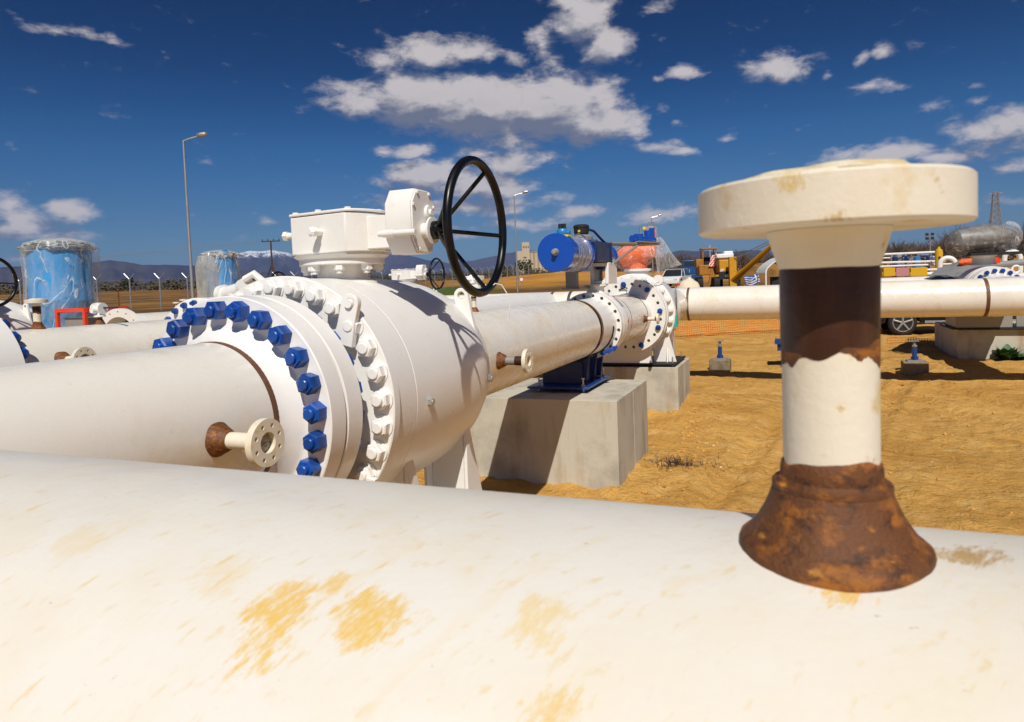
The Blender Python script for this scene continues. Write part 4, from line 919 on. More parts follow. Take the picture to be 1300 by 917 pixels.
def drape(name, c00, c10, c01, c11, nx, ny, amp, m, label, cat, seed=0., th=.004, fr=3.):
    mb = MB(); c00, c10, c01, c11 = map(Vector, (c00, c10, c01, c11)); n_ = (c10-c00).cross(c01-c00).normalized()
    for s_ in (0, 1):
        for j in range(ny+1):
            for i in range(nx+1):
                u, v = i/nx, j/ny; p = (c00*(1-u)+c10*u)*(1-v)+(c01*(1-u)+c11*u)*v
                k = fbm(p.x*fr+seed, p.y*fr+p.z*fr, seed)
                mb.v.append(p + n_*(amp*k + s_*th))
    N = (nx+1)*(ny+1)
    for j in range(ny):
        for i in range(nx):
            a = j*(nx+1)+i; mb.f.append((a, a+1, a+nx+2, a+nx+1)); mb.mi.append(0); mb.f.append((N+a, N+a+nx+1, N+a+nx+2, N+a+1)); mb.mi.append(0)
    edge = [i for i in range(nx+1)]+[j*(nx+1)+nx for j in range(1, ny+1)]+[ny*(nx+1)+i for i in range(nx-1, -1, -1)]+[j*(nx+1) for j in range(ny-1, 0, -1)]
    for a, b in zip(edge, edge[1:]+edge[:1]): mb.f.append((a, N+a, N+b, b)); mb.mi.append(0)
    return single(name, mb, m, label, cat, smooth=50)
tarpm = mat('grey_tarpaulin', (.22, .22, .215), .45, bump=(12, .4, .01))
drape('tarpaulin', at(1172, 357, 12.6), at(1252, 352, 12.6), at(1203, 334, 13.6), at(1262, 328, 13.4), 30, 14, .07, tarpm, 'grey tarpaulin draped beside the right-hand flange of blue nuts', 'tarpaulin', 4.)
single('orange_rag', MB().lathe(at(1226, 333, 13.2), (1, .2, .1), [(.02, -.12), (.06, -.06), (.075, 0), (.05, .1), (.01, .16)], 14, fn=lambda a, h: 1+.3*math.sin(3*a+h*30)), orange, 'small orange rag on the grey tarpaulin', 'rag')
single('red_box', MB().box(at(1265, 332, 15.5), (.12, .1, .09)).box(at(1265, 330, 15.5), (.08, .07, .12)), redpaint, 'small red box right of the orange rag', 'box')
block('concrete_block', 'concrete plinth at the right edge with a green plant at its foot', 2.73, 4.7, 14.38, 16.6, -.3, .562)

def plant(c, n, size, label):
    mb = MB(); c = Vector(c)
    for i in range(n):
        a = random.uniform(0, 2*PI); L_ = size*random.uniform(.5, 1); el = random.uniform(.2, 1.2)
        d = Vector((math.cos(a)*math.cos(el), math.sin(a)*math.cos(el), math.sin(el))); w = d.cross(Vector((0, 0, 1))).normalized()*L_*.26
        p0 = c+Vector((random.gauss(0, .07), random.gauss(0, .05), 0))+d*L_*.1; p1 = c+d*L_*.6+Vector((0, 0, -.01)); p2 = c+d*L_+Vector((0, 0, -.12*L_))
        mb.add([p0, p1+w, p2, p1-w, p1+Vector((0, 0, -.006))], [(0, 1, 4), (1, 2, 4), (2, 3, 4), (3, 0, 4)])
    return single('weed', mb, leafplant, label, 'plant', smooth=0)
pc = at(1272, 457, 13.6); plant((3.42, 14.25, gz(3.4, 14.2)), 90, .34, 'leafy green weed at the foot of the right-hand concrete plinth')
plant((3.72, 14.28, gz(3.4, 14.2)), 40, .22, 'smaller green weed just right of the leafy one by the plinth')

vc = at(568, 354, 11.4); vcp = thing('vent_cap', 'flat white cap on a short neck just left of the handwheel bottom', 'vent', (vc.x, 11.18, 1.5))
MB().bb(vc.x-.17, vc.x+.17, 11.05, 11.30, 1.765, 1.835).build('cap', white, vcp, bevel=.008)
MB().cyl((vc.x+.03, 11.18, 1.49), (vc.x+.03, 11.18, 1.765), .11).build('neck', white, vcp)
# small adjustable supports
def jack(x, y, label, first=None):
    if first: return dup(first, (x, y, 0), label, 'small blue screw supports on concrete')
    t_ = thing('screw_support', label, 'pipe support', (x, y, 0), 'small blue screw supports on concrete')
    MB().bb(x-.175, x+.175, y-.15, y+.15, -.1, .215).build('concrete_foot', mat('muddy_concrete', (.26, .20, .125), .9, layers=[((.16, .11, .06), 9, .5, .65, .8), ((.38, .33, .24), 6, .55, .7, .6)], bump=(60, .6, .01)), t_, bevel=.012, smooth=0)
    MB().bb(x-.11, x+.11, y-.10, y+.10, .2155, .235).build('base_plate', greymetal, t_)
    MB().cyl((x, y, .235), (x, y, .43), .036).bb(x-.055, x+.055, y-.006, y+.006, .235, .29).bb(x-.006, x+.006, y-.055, y+.055, .235, .29).build('sleeve', navy if False else MATS['saddle_blue_paint'], t_)
    MB().cyl((x, y, .43), (x, y, .53), .022).lathe((x, y, .445), (0, 0, 1), [(.04, 0), (.04, .025)], 6).bb(x-.06, x+.06, y-.05, y+.05, .53, .54).build('screw', greymetal, t_)
    return t_
j1 = jack(-1.19, 12.62, 'small blue screw support left of the foreground nozzle')
jack(1.78, 12.5, 'small blue screw support on rough concrete near the right plinth', j1)
jack(.02, 13.35, 'small blue screw support mostly hidden behind the foreground nozzle', j1)
pcv = single('pipe_saddle_box', MB().bb(-.30, .0, 13.2, 13.5, .42, .5).bb(-.26, -.04, 13.25, 13.45, .30, .42), MATS['saddle_blue_paint'], 'small blue bracket peeking out left of the foreground nozzle', 'bracket')

# ------------------------------------------------------------------ wrapped blue barrels
def barrel(c, r, h, label, seed, half=False):
    t_ = thing('wrapped_barrel', label, 'actuator', c, 'blue barrels wrapped in plastic'); c = Vector(c)
    MB().lathe(c, (0, 0, 1), [(r*.96, 0), (r, .02), (r, h*.45), (r*1.015, h*.46), (r*1.015, h*.48), (r, h*.49), (r, h*.93), (r*.97, h*.97), (r*.5, h*.985), (0, h)], 56, cap=False).build('barrel_body', barrelblue, t_)
    def fn(a, hh):
        return 1+.055*math.sin(5*a+seed)+.035*math.sin(11*a+hh*3+seed)+.02*math.sin(23*a-hh*5)+.05*mn.noise(Vector((a*2, hh*4, seed)))
    MB().lathe(c, (0, 0, 1), [(r*1.30, h*.0), (r*1.27, h*.1), (r*1.22, h*.25), (r*1.17, h*.4), (r*1.12, h*.55), (r*1.08, h*.7), (r*1.10, h*.82), (r*1.14, h*.88), (r*1.12, h*.93), (r*1.16, h*.97), (r*1.02, h*1.03), (r*.55, h*1.07), (0.001, h*1.08)], 90, cap=False, fn=fn).build('plastic_wrap', film, t_, smooth=70)
    blob('wrap_bunch', c+Vector((-.06*r, 0, h*.985)), (r*1.04, r*1.02, h*.075), t_, duskfilm, seed, .22, 2.2)
    if half: MB().lathe(c+Vector((-.16, -.10, 0)), (.05, 0, 1), [(r*.95, h*.05), (r*1.0, h*.35), (r*1.08, h*.8), (r*.9, h*.98)], 60, cap=False, fn=fn).build('film_fold', duskfilm, t_, smooth=70)
    return t_
b1 = barrel((-8.50, 5.98, 1.04), .35, 1.30, 'blue barrel in clear plastic film above a red frame, far left', 2.)
c2 = at(284, 400, 14.2); barrel((c2.x, c2.y, 1.20), .31, 1.28, 'blue barrel in greyish film behind the ring of blue nuts', 9., half=True)
MB().cyl((c2.x+.22, c2.y-.1, 2.42), (c2.x+.22, c2.y-.1, 2.56), .05).build('small_cap', cyanblue, None)
o_ = bpy.data.objects['small_cap']; tag(o_, 'small bright blue cap on top of the barrel in greyish film', 'cap')
fr_ = thing('square_frame', 'red painted square steel frame below the left blue barrel', 'frame', (-7.6, 5.4, 0))
pA, pB = at(73, 400, 7.4), at(108, 400, 7.25)
for p in (pA, pB): MB().box((p.x, p.y, .77), (.034, .034, 1.54)).build('post', redpaint, fr_)
dv = (pB-pA); MB().box(((pA.x+pB.x)/2, (pA.y+pB.y)/2, 1.555), (dv.length+.034, .034, .04), rz=math.atan2(dv.y, dv.x)).build('cross_bar', redpaint, fr_)
nv = Vector((-dv.y, dv.x, 0)).normalized()*.5
for p in (pA, pB): MB().box((p.x+nv.x/2, p.y+nv.y/2, 1.55), (.045, .5, .045), rz=math.atan2(dv.y, dv.x)).build('side_bar', redpaint, fr_)
mp = (pA+pB)/2; MB().box((mp.x+nv.x*.4, mp.y+nv.y*.4, 1.3), (.34, .3, .34), rz=math.atan2(dv.y, dv.x)).build('junction_box', greymetal, fr_)
wl = thing('white_wall_block', 'pale low concrete base below the left blue barrel', 'concrete block', (-8.6, 5.9, 0))
MB().bb(-9.1, -8.1, 5.5, 6.4, 0, 1.03).build('base', concrete, wl, bevel=.01)

# ------------------------------------------------------------------ orange net fence
def net(name, pts, h, cell, label):
    mb = MB(); cols = []
    tot = 0; P_ = [Vector((*p, 0)) for p in pts]
    segs = [(a, b, (b-a).length) for a, b in zip(P_, P_[1:])]; L_ = sum(s_[2] for s_ in segs); n = int(L_/cell); m_ = int(h/cell)
    for i in range(n+1):
        d = L_*i/n
        for a, b, l in segs:
            if d <= l+1e-6: p = a+(b-a)*(d/l); break
            d -= l
        sag = 1-.12*abs(math.sin(i*.045))+.03*mn.noise(Vector((i*.1, 0, 0)))
        for j in range(m_+1):
            z = gz(p.x, p.y)+.02+h*sag*j/m_; w = .05*math.sin(i*.21+j*.3)+.04*mn.noise(Vector((i*.15, j*.3, 2)))
            mb.v.append(Vector((p.x, p.y+w, z)))
    for i in range(n):
        for j in range(m_):
            a = i*(m_+1)+j; mb.f.append((a, a+m_+1, a+m_+2, a+1)); mb.mi.append(0)
    o = single(name, mb, netorange, label, 'net fence', smooth=0)
    w = o.modifiers.new('strands', 'WIREFRAME'); w.thickness = .022; w.use_even_offset = False; w.use_replace = True
    return o
net('net_fence', [(-3.9, 17.6), (-2.6, 18.55), (-.3, 19.9), (2.0, 21.0)], .80, .062, 'orange plastic net fence seen under the cross header')
net('net_fence', [(1.9, 16.9), (3.4, 16.95)], .10, .05, 'low fallen strip of netting in front of the black car')

# ------------------------------------------------------------------ black car
cp = at(1147, 412, 16.4); gx = gz(cp.x, cp.y)
def car(name, label, loc, rz, body, L_=4.5, Wd=1.78, Hh=1.40, wheel_r=.33, group=None, estate=False):
    t_ = thing(name, label, 'car', (0, 0, 0), group)
    prof = [(-L_/2, .32), (-L_/2+.03, .55), (-L_/2+.12, .72), (-L_/2+.9, .86), (-L_/2+1.0, .9)]
    lo = [(-L_/2+.03, .30), (-L_/2, .5), (-L_/2+.06, .68), (-L_/2+.85, .86), (-L_/2+1.05, .90), (L_/2-.75 if not estate else L_/2-.2, .92), (L_/2-.06, .86 if not estate else .95), (L_/2, .6), (L_/2-.04, .30)]
    ax, bx = -L_/2+.82, L_/2-.80
    def arch(c): return [(c+(wheel_r+.06)*math.cos(a), max(.28, .0+wheel_r+(wheel_r+.06)*math.sin(a)-.0)) for a in [PI*i/8 for i in range(9)]]
    low = [(L_/2-.04, .28)]+arch(bx)+arch(ax)+[(-L_/2+.03, .28)]
    poly = low+[(a, b) for a, b in lo]
    bd = MB().prism(poly, (0, -Wd/2, 0), (1, 0, 0), (0, 0, 1), (0, 1, 0), Wd)
    bd.build('body', body, t_, bevel=.03, smooth=30)
    rt = L_/2-.35 if estate else L_/2-1.35
    cab = [(-L_/2+1.05, .90), (-L_/2+1.75, Hh-.03), (-L_/2+2.1, Hh), (rt-.1, Hh), (rt, Hh-.03), (L_/2-.70 if not estate else L_/2-.1, .92)]
    mb = MB()
    n = len(cab)
    vs = [Vector((a, -Wd/2+.05+(.14 if b > 1 else 0), b)) for a, b in cab]+[Vector((a, Wd/2-.05-(.14 if b > 1 else 0), b)) for a, b in cab]
    mb.add(vs, [tuple(range(n-1, -1, -1)), tuple(range(n, 2*n))]+[(i, (i+1) % n, n+(i+1) % n, n+i) for i in range(n)])
    mb.build('cabin_glass', glass, t_, bevel=.02)
    rf_ = MB().bb(-L_/2+1.78, rt-.02, -Wd/2+.19, Wd/2-.19, Hh-.012, Hh+.02)
    for s_ in (-1, 1):
        y_ = s_*(Wd/2-.185)
        for (a, b) in ((cab[0], cab[1]), ((.1, .92), (.15, Hh-.02)), (cab[4], cab[5])):
            rf_.tube([(a[0], s_*(Wd/2-.06), a[1]), (b[0], y_+.0, b[1])], .03, 6)
    rf_.build('roof', body, t_, bevel=.01)
    for i, (wx, sy) in enumerate([(ax, -1), (ax, 1), (bx, -1), (bx, 1)]):
        yo = sy*(Wd/2-.11)
        w = MB().torus((wx, yo, wheel_r), (0, 1, 0), wheel_r-.075, .075, 36, 10).cyl((wx, yo-.07, wheel_r), (wx, yo+.07, wheel_r), wheel_r-.06).build('wheel', blackmatt, t_)
        rm = MB().torus((wx, yo+sy*.078, wheel_r), (0, 1, 0), wheel_r-.105, .012, 32, 6).cyl((wx, yo+sy*.07, wheel_r), (wx, yo+sy*.09, wheel_r), .05)
        for k in range(5):
            a = PI/2+2*PI*k/5; d = Vector((math.cos(a), 0, math.sin(a)))
            rm.tube([Vector((wx, yo+sy*.08, wheel_r))+d*.03, Vector((wx, yo+sy*.08, wheel_r))+d*(wheel_r-.10)], .024, 6)
        rm.build('rim', greymetal, w)
    MB().bb(ax+.45, bx-.45, -Wd/2-.012, -Wd/2+.02, .30, .36).build('side_sill', steel, t_)
    for s_ in (-1, 1):
        MB().bb(-L_/2-.005, -L_/2+.10, s_*Wd*.34-.14, s_*Wd*.34+.14, .60, .72).build('headlight', whitep, t_, bevel=.01)
        MB().bb(L_/2-.08, L_/2+.005, s_*Wd*.36-.12, s_*Wd*.36+.12, .62, .78).build('tail_light', redpaint, t_, bevel=.01)
    t_.location = loc; t_.rotation_euler.z = rz
    return t_
car('parked_car', 'black car parked behind the cross header, only a wheel and sill showing', (cp.x+1.38, cp.y+.9, gx), .04, carblack, Hh=1.30, wheel_r=.315)
def gat(px, d):
    p = at(px, 350, d); return Vector((p.x, p.y, gz(p.x, p.y)))
VA = math.radians(22)
p_ = gat(857, 60); p_.z += .12; car('parked_car', 'white car parked beside the blue truck in the distance', p_, math.radians(84), whitep, Hh=1.5, L_=4.3, estate=True)

# ------------------------------------------------------------------ machines in the distance
R22 = Matrix.Rotation(math.radians(14), 3, 'Z')
def W(o, x, y, z): return Vector(o)+R22 @ Vector((x, y, z))
tp = gat(879, 72)
tk = thing('blue_truck', 'small blue truck beyond the sand heap', 'truck', tp)
MB().box(W(tp, -.1, 0, 1.72), (1.9, 1.9, 1.45), R=R22).build('cab', truckblue, tk, bevel=.08)
MB().box(W(tp, -.1, -.97, 2.1), (1.6, .04, .5), R=R22).build('windscreen', glass, tk)
MB().box(W(tp, -.1, 2.4, 1.3), (1.9, 2.4, .9), R=R22).box(W(tp, -.1, 1.0, .75), (1.9, 4.4, .5), R=R22).build('chassis', truckblue, tk, bevel=.03)
for y_ in (-.3, 1.6, 2.8):
    for x_ in (-1.1, .65): MB().cyl(W(tp, x_, y_, .5), W(tp, x_+.28, y_, .5), .5).build('wheel', blackmatt, tk)
lp_ = gat(899, 56)
ld = thing('pipelayer', 'ochre tracked loader with a red and white striped board', 'digger', lp_)
MB().box(W(lp_, -.1, 0, 1.5), (1.5, 2.6, .8), R=R22).box(W(lp_, -.75, 0, 2.05), (.5, 1.4, .7), R=R22).build('engine_body', ochrey, ld, bevel=.05)
cg = MB()
for x_ in (-.45, .55):
    for y_ in (-.6, .6): cg.box(W(lp_, x_, y_, 2.5), (.07, .07, 1.4), R=R22)
cg.box(W(lp_, .05, 0, 3.2), (1.25, 1.5, .09), R=R22); cg.build('cab_frame', ochrey, ld)
MB().box(W(lp_, .05, .3, 2.2), (.7, .5, .7), R=R22).build('seat', blackmatt, ld, bevel=.05)
for s_ in (-1, 1):
    tr = MB(); pts = []
    for k in range(20):
        a = 2*PI*k/20; pts.append((1.3*math.copysign(abs(math.cos(a))**.5, math.cos(a)), .5+.45*math.copysign(abs(math.sin(a))**.6, math.sin(a))))
    tr.prism(pts, W(lp_, s_*.75-.2, 0, 0), R22 @ Vector((0, 1, 0)), (0, 0, 1), R22 @ Vector((1, 0, 0)), .4); tr.build('track', blackmatt, ld)
MB().prism([(-.7, .3), (-.3, .3), (-.1, .8), (-.3, 1.5), (-.5, 1.2)], W(lp_, .5, -1.4, 0), R22 @ Vector((1, 0, 0)), (0, 0, 1), R22 @ Vector((0, 1, 0)), .3).build('winch', ochrey, ld)
st = MB(); n = 12
for j in range(n):
    for i in range(8):
        st.add([W(lp_, -.15+i*.075+j*.02, -1.42, 1.75+j*.075), W(lp_, -.15+(i+1)*.075+j*.02, -1.42, 1.75+j*.075), W(lp_, -.15+(i+1)*.075+(j+1)*.02, -1.42, 1.75+(j+1)*.075), W(lp_, -.15+i*.075+(j+1)*.02, -1.42, 1.75+(j+1)*.075)], [(0, 1, 2, 3)], mi=0 if ((i*1.0-j*.5) % 3) < 1.5 else 1)
sb_ = st.build('striped_board', [redpaint, whitep], ld, smooth=0, fix=False)
so_ = sb_.modifiers.new('thick', 'SOLIDIFY'); so_.thickness = .03
dz = gat(920, 54)
bd = thing('bulldozer', 'yellow crawler machine with white top and dark grille', 'digger', dz)
MB().box(W(dz, 0, 0, 1.75), (1.1, 2.2, 1.0), R=R22).build('hood', yellow, bd, bevel=.06)
MB().box(W(dz, 0, .3, 2.55), (1.3, 1.5, .35), R=R22).box(W(dz, .3, .2, 2.8), (.7, .8, .25), R=R22).build('canopy', whitep, bd, bevel=.08)
MB().box(W(dz, 0, -1.12, 1.05), (1.2, .15, .6), R=R22).build('grille', blackmatt, bd)
MB().cyl(W(dz, 0, -1.2, 1.0), W(dz, 0, -1.25, 1.0), .14).build('lamp', whitep, bd)
for s_ in (-1, 1):
    tr = MB().prism(pts, W(dz, s_*.75-.2, 0, 0), R22 @ Vector((0, 1, 0)), (0, 0, 1), R22 @ Vector((1, 0, 0)), .4); tr.build('track', blackmatt, bd)
    g2 = MB()
    for k in range(3): g2.box(W(dz, s_*.38+k*.09-.09, -1.20, 1.45), (.05, .04, .22), R=R22 @ Matrix.Rotation(.5, 3, 'Y'))
    g2.build('warning_stripes', whitep, bd)
for s_ in (-.5, .5):
    MB().box(W(dz, s_, .8, 2.1), (.08, .08, 1.5), R=R22).build('post', yellow, bd)
bm_ = thing('side_boom', 'long yellow twin beam boom slanting up to the right with its cable', 'crane', gat(928, 52))
q0, q1 = at(930, 357, 52), at(990, 303, 48); sd_ = Vector((.45, .25, 0))
for o_ in (-1, 1): MB().tube([q0+sd_*o_*.3, q1+sd_*o_*.08], .13, 6).build('beam', yellow, bm_)
lac = MB()
for k in range(9):
    f_ = k/9; lac.tube([q0+(q1-q0)*f_+sd_*(.3-.22*f_), q0+(q1-q0)*(f_+.08)-sd_*(.3-.22*f_)], .035, 5)
lac.build('lacing', yellow, bm_)
MB().tube([at(926, 330, 52), at(955, 320, 50.5), q1], .03, 5).tube([at(935, 326, 52), q1+Vector((0, 0, .15))], .03, 5).build('cable', greymetal, bm_)
MB().box(at(930, 345, 52), (.5, .5, 2.2), R=R22).build('mast', yellow, bm_)
# flag
fo_ = at(944, 351, 34); ex = (at(962, 348.5, 33.6)-fo_); ez_ = (at(947, 363, 34)-fo_)
fg = thing('flag', 'blue and white striped flag with a white cross beside the yellow boom', 'flag', (fo_+ex))
fm = MB(); NX, NY = 27, 18
for j in range(NY+1):
    for i in range(NX+1):
        u, v = i/NX, j/NY; fm.v.append(fo_+ex*u+ez_*v+Vector((.02, .05, .03))*math.sin(u*7+v*2)*1.0+Vector((0, 0, -.03))*math.sin(u*5))
flagblue, flagwhite = mat('flag_blue', (.01, .09, .42), .7), mat('flag_white', (.8, .8, .8), .7)
for j in range(NY):
    for i in range(NX):
        st_ = (j*9//NY) % 2   # 0 blue 1 white
        ii = NX-1-i
        if ii < 10 and j < 10: st_ = 1 if (4 <= ii <= 5 or 4 <= j <= 5) else 0
        a = j*(NX+1)+i; fm.f.append((a, a+1, a+NX+2, a+NX+1)); fm.mi.append(st_)
fc = fm.build('cloth', [flagblue, flagwhite], fg, smooth=60, fix=False); mo = fc.modifiers.new('thick', 'SOLIDIFY'); mo.thickness = .006
MB().cyl(Vector((fo_.x+ex.x, fo_.y+ex.y, 0)), fo_+ex+Vector((0, 0, .1)), .015).build('flagpole', greymetal, fg)
# white canopy shelter
gp = at(990, 350, 36); gb_ = gz(gp.x, gp.y)
gt = thing('canopy_shelter', 'white canopy shelter half hidden behind the foreground nozzle', 'tent', (gp.x, gp.y, gb_))
rfm = MB(); xs_ = [(-.95, 1.35), (-.85, 1.62), (-.6, 1.85), (-.2, 2.1), (.3, 2.25), (.8, 2.15), (1.2, 1.85), (1.3, 1.35)]
rfm.prism(xs_+[(a*.96, b-.05) for a, b in reversed(xs_)], W((gp.x, gp.y, gb_), 0, -1, 0), R22 @ Vector((1, 0, 0)), (0, 0, 1), R22 @ Vector((0, 1, 0)), 2.2).build('roof', whitep, gt)
for x_ in (-.9, 1.25):
    for y_ in (-.95, 1.1): MB().cyl(W((gp.x, gp.y, gb_), x_, y_, 0), W((gp.x, gp.y, gb_), x_, y_, 1.5), .04).build('pole', whitep, gt)
single('dark_crate', MB().box(W((gp.x, gp.y, gb_), -.15, .2, .9), (.5, .5, .5), R=R22).box(W((gp.x, gp.y, gb_), -.15, .2, .45), (.8, .7, .4), R=R22), blackmatt, 'dark crate standing under the white canopy shelter', 'crate')
def heap(name, c, sz, m, label, seed):
    o = blob('', c, sz, None, None, seed, .22, 1.6, sub=5) if False else None
    bm = bmesh.new(); bmesh.ops.create_icosphere(bm, subdivisions=4, radius=1)
    vs = [Vector(c)+Vector((v.co.x*sz[0]*(1+.2*mn.noise(v.co*2+Vector((seed, 0, 0)))), v.co.y*sz[1], max(-.1, v.co.z)*sz[2]*(1+.09*mn.noise(v.co*3+Vector((0, seed, 0)))))) for v in bm.verts]
    bm.verts.index_update(); mb = MB().add(vs, [tuple(v.index for v in f_.verts) for f_ in bm.faces]); bm.free()
    return single(name, mb, m, label, 'heap', smooth=60)
sp1 = at(875, 372, 27); heap('sand_heap', (sp1.x, sp1.y, gz(sp1.x, sp1.y)), (.66, .7, 1.42), sandtarp, 'pale sand heap behind the right valve, left of the ochre loader', 1.)
sp2 = at(968, 350, 60); heap('soil_heap', (sp2.x, sp2.y, gz(sp2.x, sp2.y)), (2.6, 2, 1.9), gm, 'brown soil heap behind the flag', 5.)
rr_ = at(861, 361, 24); single('red_plug', MB().lathe(rr_, (-.3, -1, 0), [(.055, -.04), (.055, 0), (.03, .015), (.03, .03)], 20), redpaint, 'small round red cap beside the pale sand heap', 'cap')

# ------------------------------------------------------------------ pipework yard on the right
RD = 26.
yard = thing('pipe_rack', 'rack of thin white and blue pipes in the yard on the right', 'pipe rack', gat(1160, RD))
for (a, b, ya, yb, rr, dd_) in ((1130, 1192, 323, 320, .045, 26), (1130, 1200, 333, 331.5, .04, 25), (1132, 1215, 338, 335, .035, 25), (1125, 1230, 344, 341, .04, 24), (1150, 1215, 348.5, 346.5, .06, 23.5), (1138, 1186, 327, 326, .03, 27)):
    MB().tube([at(a-25, ya+1, dd_), at(b, yb, dd_)], rr, 10).build('rail_pipe', whitep, yard)
for (a, w) in ((1136, .09), (1164, .11), (1178, .06), (1150, .05)):
    p = at(a, 334, 25.5); MB().cyl((p.x, p.y, 0), (p.x, p.y, 2.15), w).build('upright', navy if a != 1164 else cyanblue, yard)
for k in range(40):
    p = at(random.uniform(1130, 1186), random.uniform(325, 340), random.uniform(25.5, 27)); sz = random.uniform(.03, .13); cl = MB()
    if k % 2: cl.box(p, (sz*1.6, sz, sz*.8), rz=random.random())
    else: cl.cyl(p-Vector((0, 0, sz)), p+Vector((0, 0, sz)), sz*.35, seg=8)
    cl.build('small_valve', steel, yard)
for k in range(22):
    p = at(random.uniform(1130, 1186), random.uniform(324, 342), random.uniform(25.5, 27)); sz = random.uniform(.05, .14)
    MB().cyl(p-Vector((sz, 0, 0)), p+Vector((sz, 0, 0)), sz*.6, seg=10).build('blue_fitting', truckblue, yard)
yp = at(1192, 326, 24.5); yv = thing('yellow_vessel', 'upright yellow cylinder standing in the pipework yard', 'tank', (yp.x, yp.y, 0))
MB().lathe((yp.x, yp.y, 1.45), (0, 0, 1), [(.06, 0), (.12, .05), (.125, .8), (.11, .88), (.05, .93), (.04, .99), (.0, 1.0)], 28, cap=False).build('shell', brightyellow, yv)
MB().cyl((yp.x, yp.y, 0), (yp.x, yp.y, 1.5), .07).build('stand', greymetal, yv)
MB().box((yp.x, yp.y-.125, 2.05), (.07, .02, .1)).build('black_mark', blackmatt, yv)
for (a, b, m_, lab) in ((1118, 1132.5, brightyellow, 'left yellow crate next to the pink crate behind the cross header'), (1133.5, 1150.5, pink, 'pink crate between two yellow crates behind the cross header'), (1152, 1173, brightyellow, 'wider yellow crate right of the pink crate behind the cross header')):
    p, q_ = at(a, 347, 22.8), at(b, 347, 22.8); d = q_-p; z1 = at(a, 340.5, 22.8).z; c = (p+q_)/2
    mb = MB().box((c.x, c.y, z1-.14), (d.length, .4, .28), rz=math.atan2(d.y, d.x))
    for k in range(4): mb.box((p.x+d.x*(k+.5)/4, p.y+d.y*(k+.5)/4-.205, z1-.2), (.03, .02, .12), rz=math.atan2(d.y, d.x))
    for zz in (z1-.16,): mb.box((c.x, c.y-.0, zz-.35), (d.length*.9, .3, .4), rz=math.atan2(d.y, d.x))
    single('plastic_crate', mb, m_, lab, 'crate', bevel=.01)
for (px_, py_, lab) in ((1203, 331, 'white pipe bend left of the grey wrapped actuator'), (1285, 323, 'white pipe bend right of the grey wrapped actuator')):
    c = at(px_, py_+5, 21); up = MB(); R_ = .20
    pts_ = [c+Vector((-R_, 0, -1.2)), c+Vector((-R_, 0, 0))]+[c+Vector((-R_*math.cos(a), 0, R_*math.sin(a))) for a in [PI*i/10 for i in range(1, 10)]]+[c+Vector((R_, 0, 0)), c+Vector((R_, 0, -.6))]
    single('pipe_bend', up.tube(pts_, .075, 14), whitep, lab, 'pipe')
single('grey_pipe', MB().cyl(at(1196, 344, 18), at(1320, 331, 18), .085), greymetal, 'grey pipe crossing behind the grey wrapped actuator', 'pipe')
ml = at(1181, 330, 70); mt = thing('floodlight_mast', 'mast with four dark floodlights above the yard', 'floodlight', (ml.x, ml.y, gz(ml.x, ml.y)))
MB().cyl((ml.x, ml.y, 0), (ml.x, ml.y, 5.1), .05).build('pole', greymetal, mt)
for a in (-.27, .2):
    for b in (-.2, .2): MB().box((ml.x+a, ml.y, 5.0+b), (.26, .12, .26), rz=.2).build('floodlight_head', blackmatt, mt)
cx_ = at(1184, 322, 40)
# lattice pylon
pb = gat(1264, 330); z0 = pb.z-1; Hp = 37-z0
py_ = MB(); 
def lv(z): w = 2.6*(1-z/Hp)**1.2+.95; return [Vector((pb.x+sx*w, pb.y+sy*w, z0+z)) for sx, sy in ((-1, -1), (1, -1), (1, 1), (-1, 1))]
zs = [Hp*i/12 for i in range(13)]
for a, b in zip(zs, zs[1:]):
    A_, B_ = lv(a), lv(b)
    for k in range(4):
        py_.tube([A_[k], B_[k]], .16, 4); py_.tube([A_[k], B_[(k+1) % 4]], .09, 4); py_.tube([A_[(k+1) % 4], B_[k]], .09, 4); py_.tube([B_[k], B_[(k+1) % 4]], .09, 4)
pyl = thing('lattice_pylon', 'steel lattice pylon on the skyline at the right', 'pylon', pb); py_.build('tower', greymetal, pyl)
MB().box((pb.x, pb.y, z0+Hp-4.5), (7.5, .4, .4)).box((pb.x, pb.y, z0+Hp-.5), (5.5, .4, .4)).build('cross_arm', greymetal, pyl)

# ------------------------------------------------------------------ lamps, posts, poles
def lamp(px, d, top, label, arm=1.0):
    p = gat(px, d); t_ = thing('street_lamp', label, 'street lamp', p)
    MB().cyl((p.x, p.y, p.z), (p.x, p.y, top), .09, .05, 14).build('pole', steel, t_)
    ar = Vector((math.cos(.39), math.sin(.39), 0))*arm; q_ = Vector((p.x, p.y, top))
    MB().tube([q_, q_+ar*.3+Vector((0, 0, .10)), q_+ar*.8+Vector((0, 0, .22))], .035, 8).build('arm', steel, t_)
    c = q_+ar*.95+Vector((0, 0, .25))
    MB().lathe(c-ar*.28, ar.normalized()+Vector((0, 0, .12)), [(.03, 0), (.09, .08), (.13, .25), (.11, .5), (.02, .58)], 16).build('lamp_head', steel, t_)
    return t_
pz = lambda y, px, d: at(px, y, d).z
lamp(243, 36, pz(181, 234, 36), 'tall street lamp against the blue sky at the left', 1.0)
lamp(656.5, 64, pz(249, 653.5, 64), 'slim street lamp right of the black handwheel', 1.1)
lamp(829, 93, pz(277, 822, 93), 'distant street lamp peeking above the orange wrapped actuator', 1.2)
mp_ = gat(902, 58); single('thin_mast', MB().cyl(mp_, (mp_.x, mp_.y, at(902, 311, 58).z), .03, .02, 8).cyl(mp_, mp_+Vector((0, 0, .4)), .08), whitep, 'thin white mast rising above the ochre loader', 'mast')
tp_ = gat(346, 105); ztop = at(340, 306, 105).z
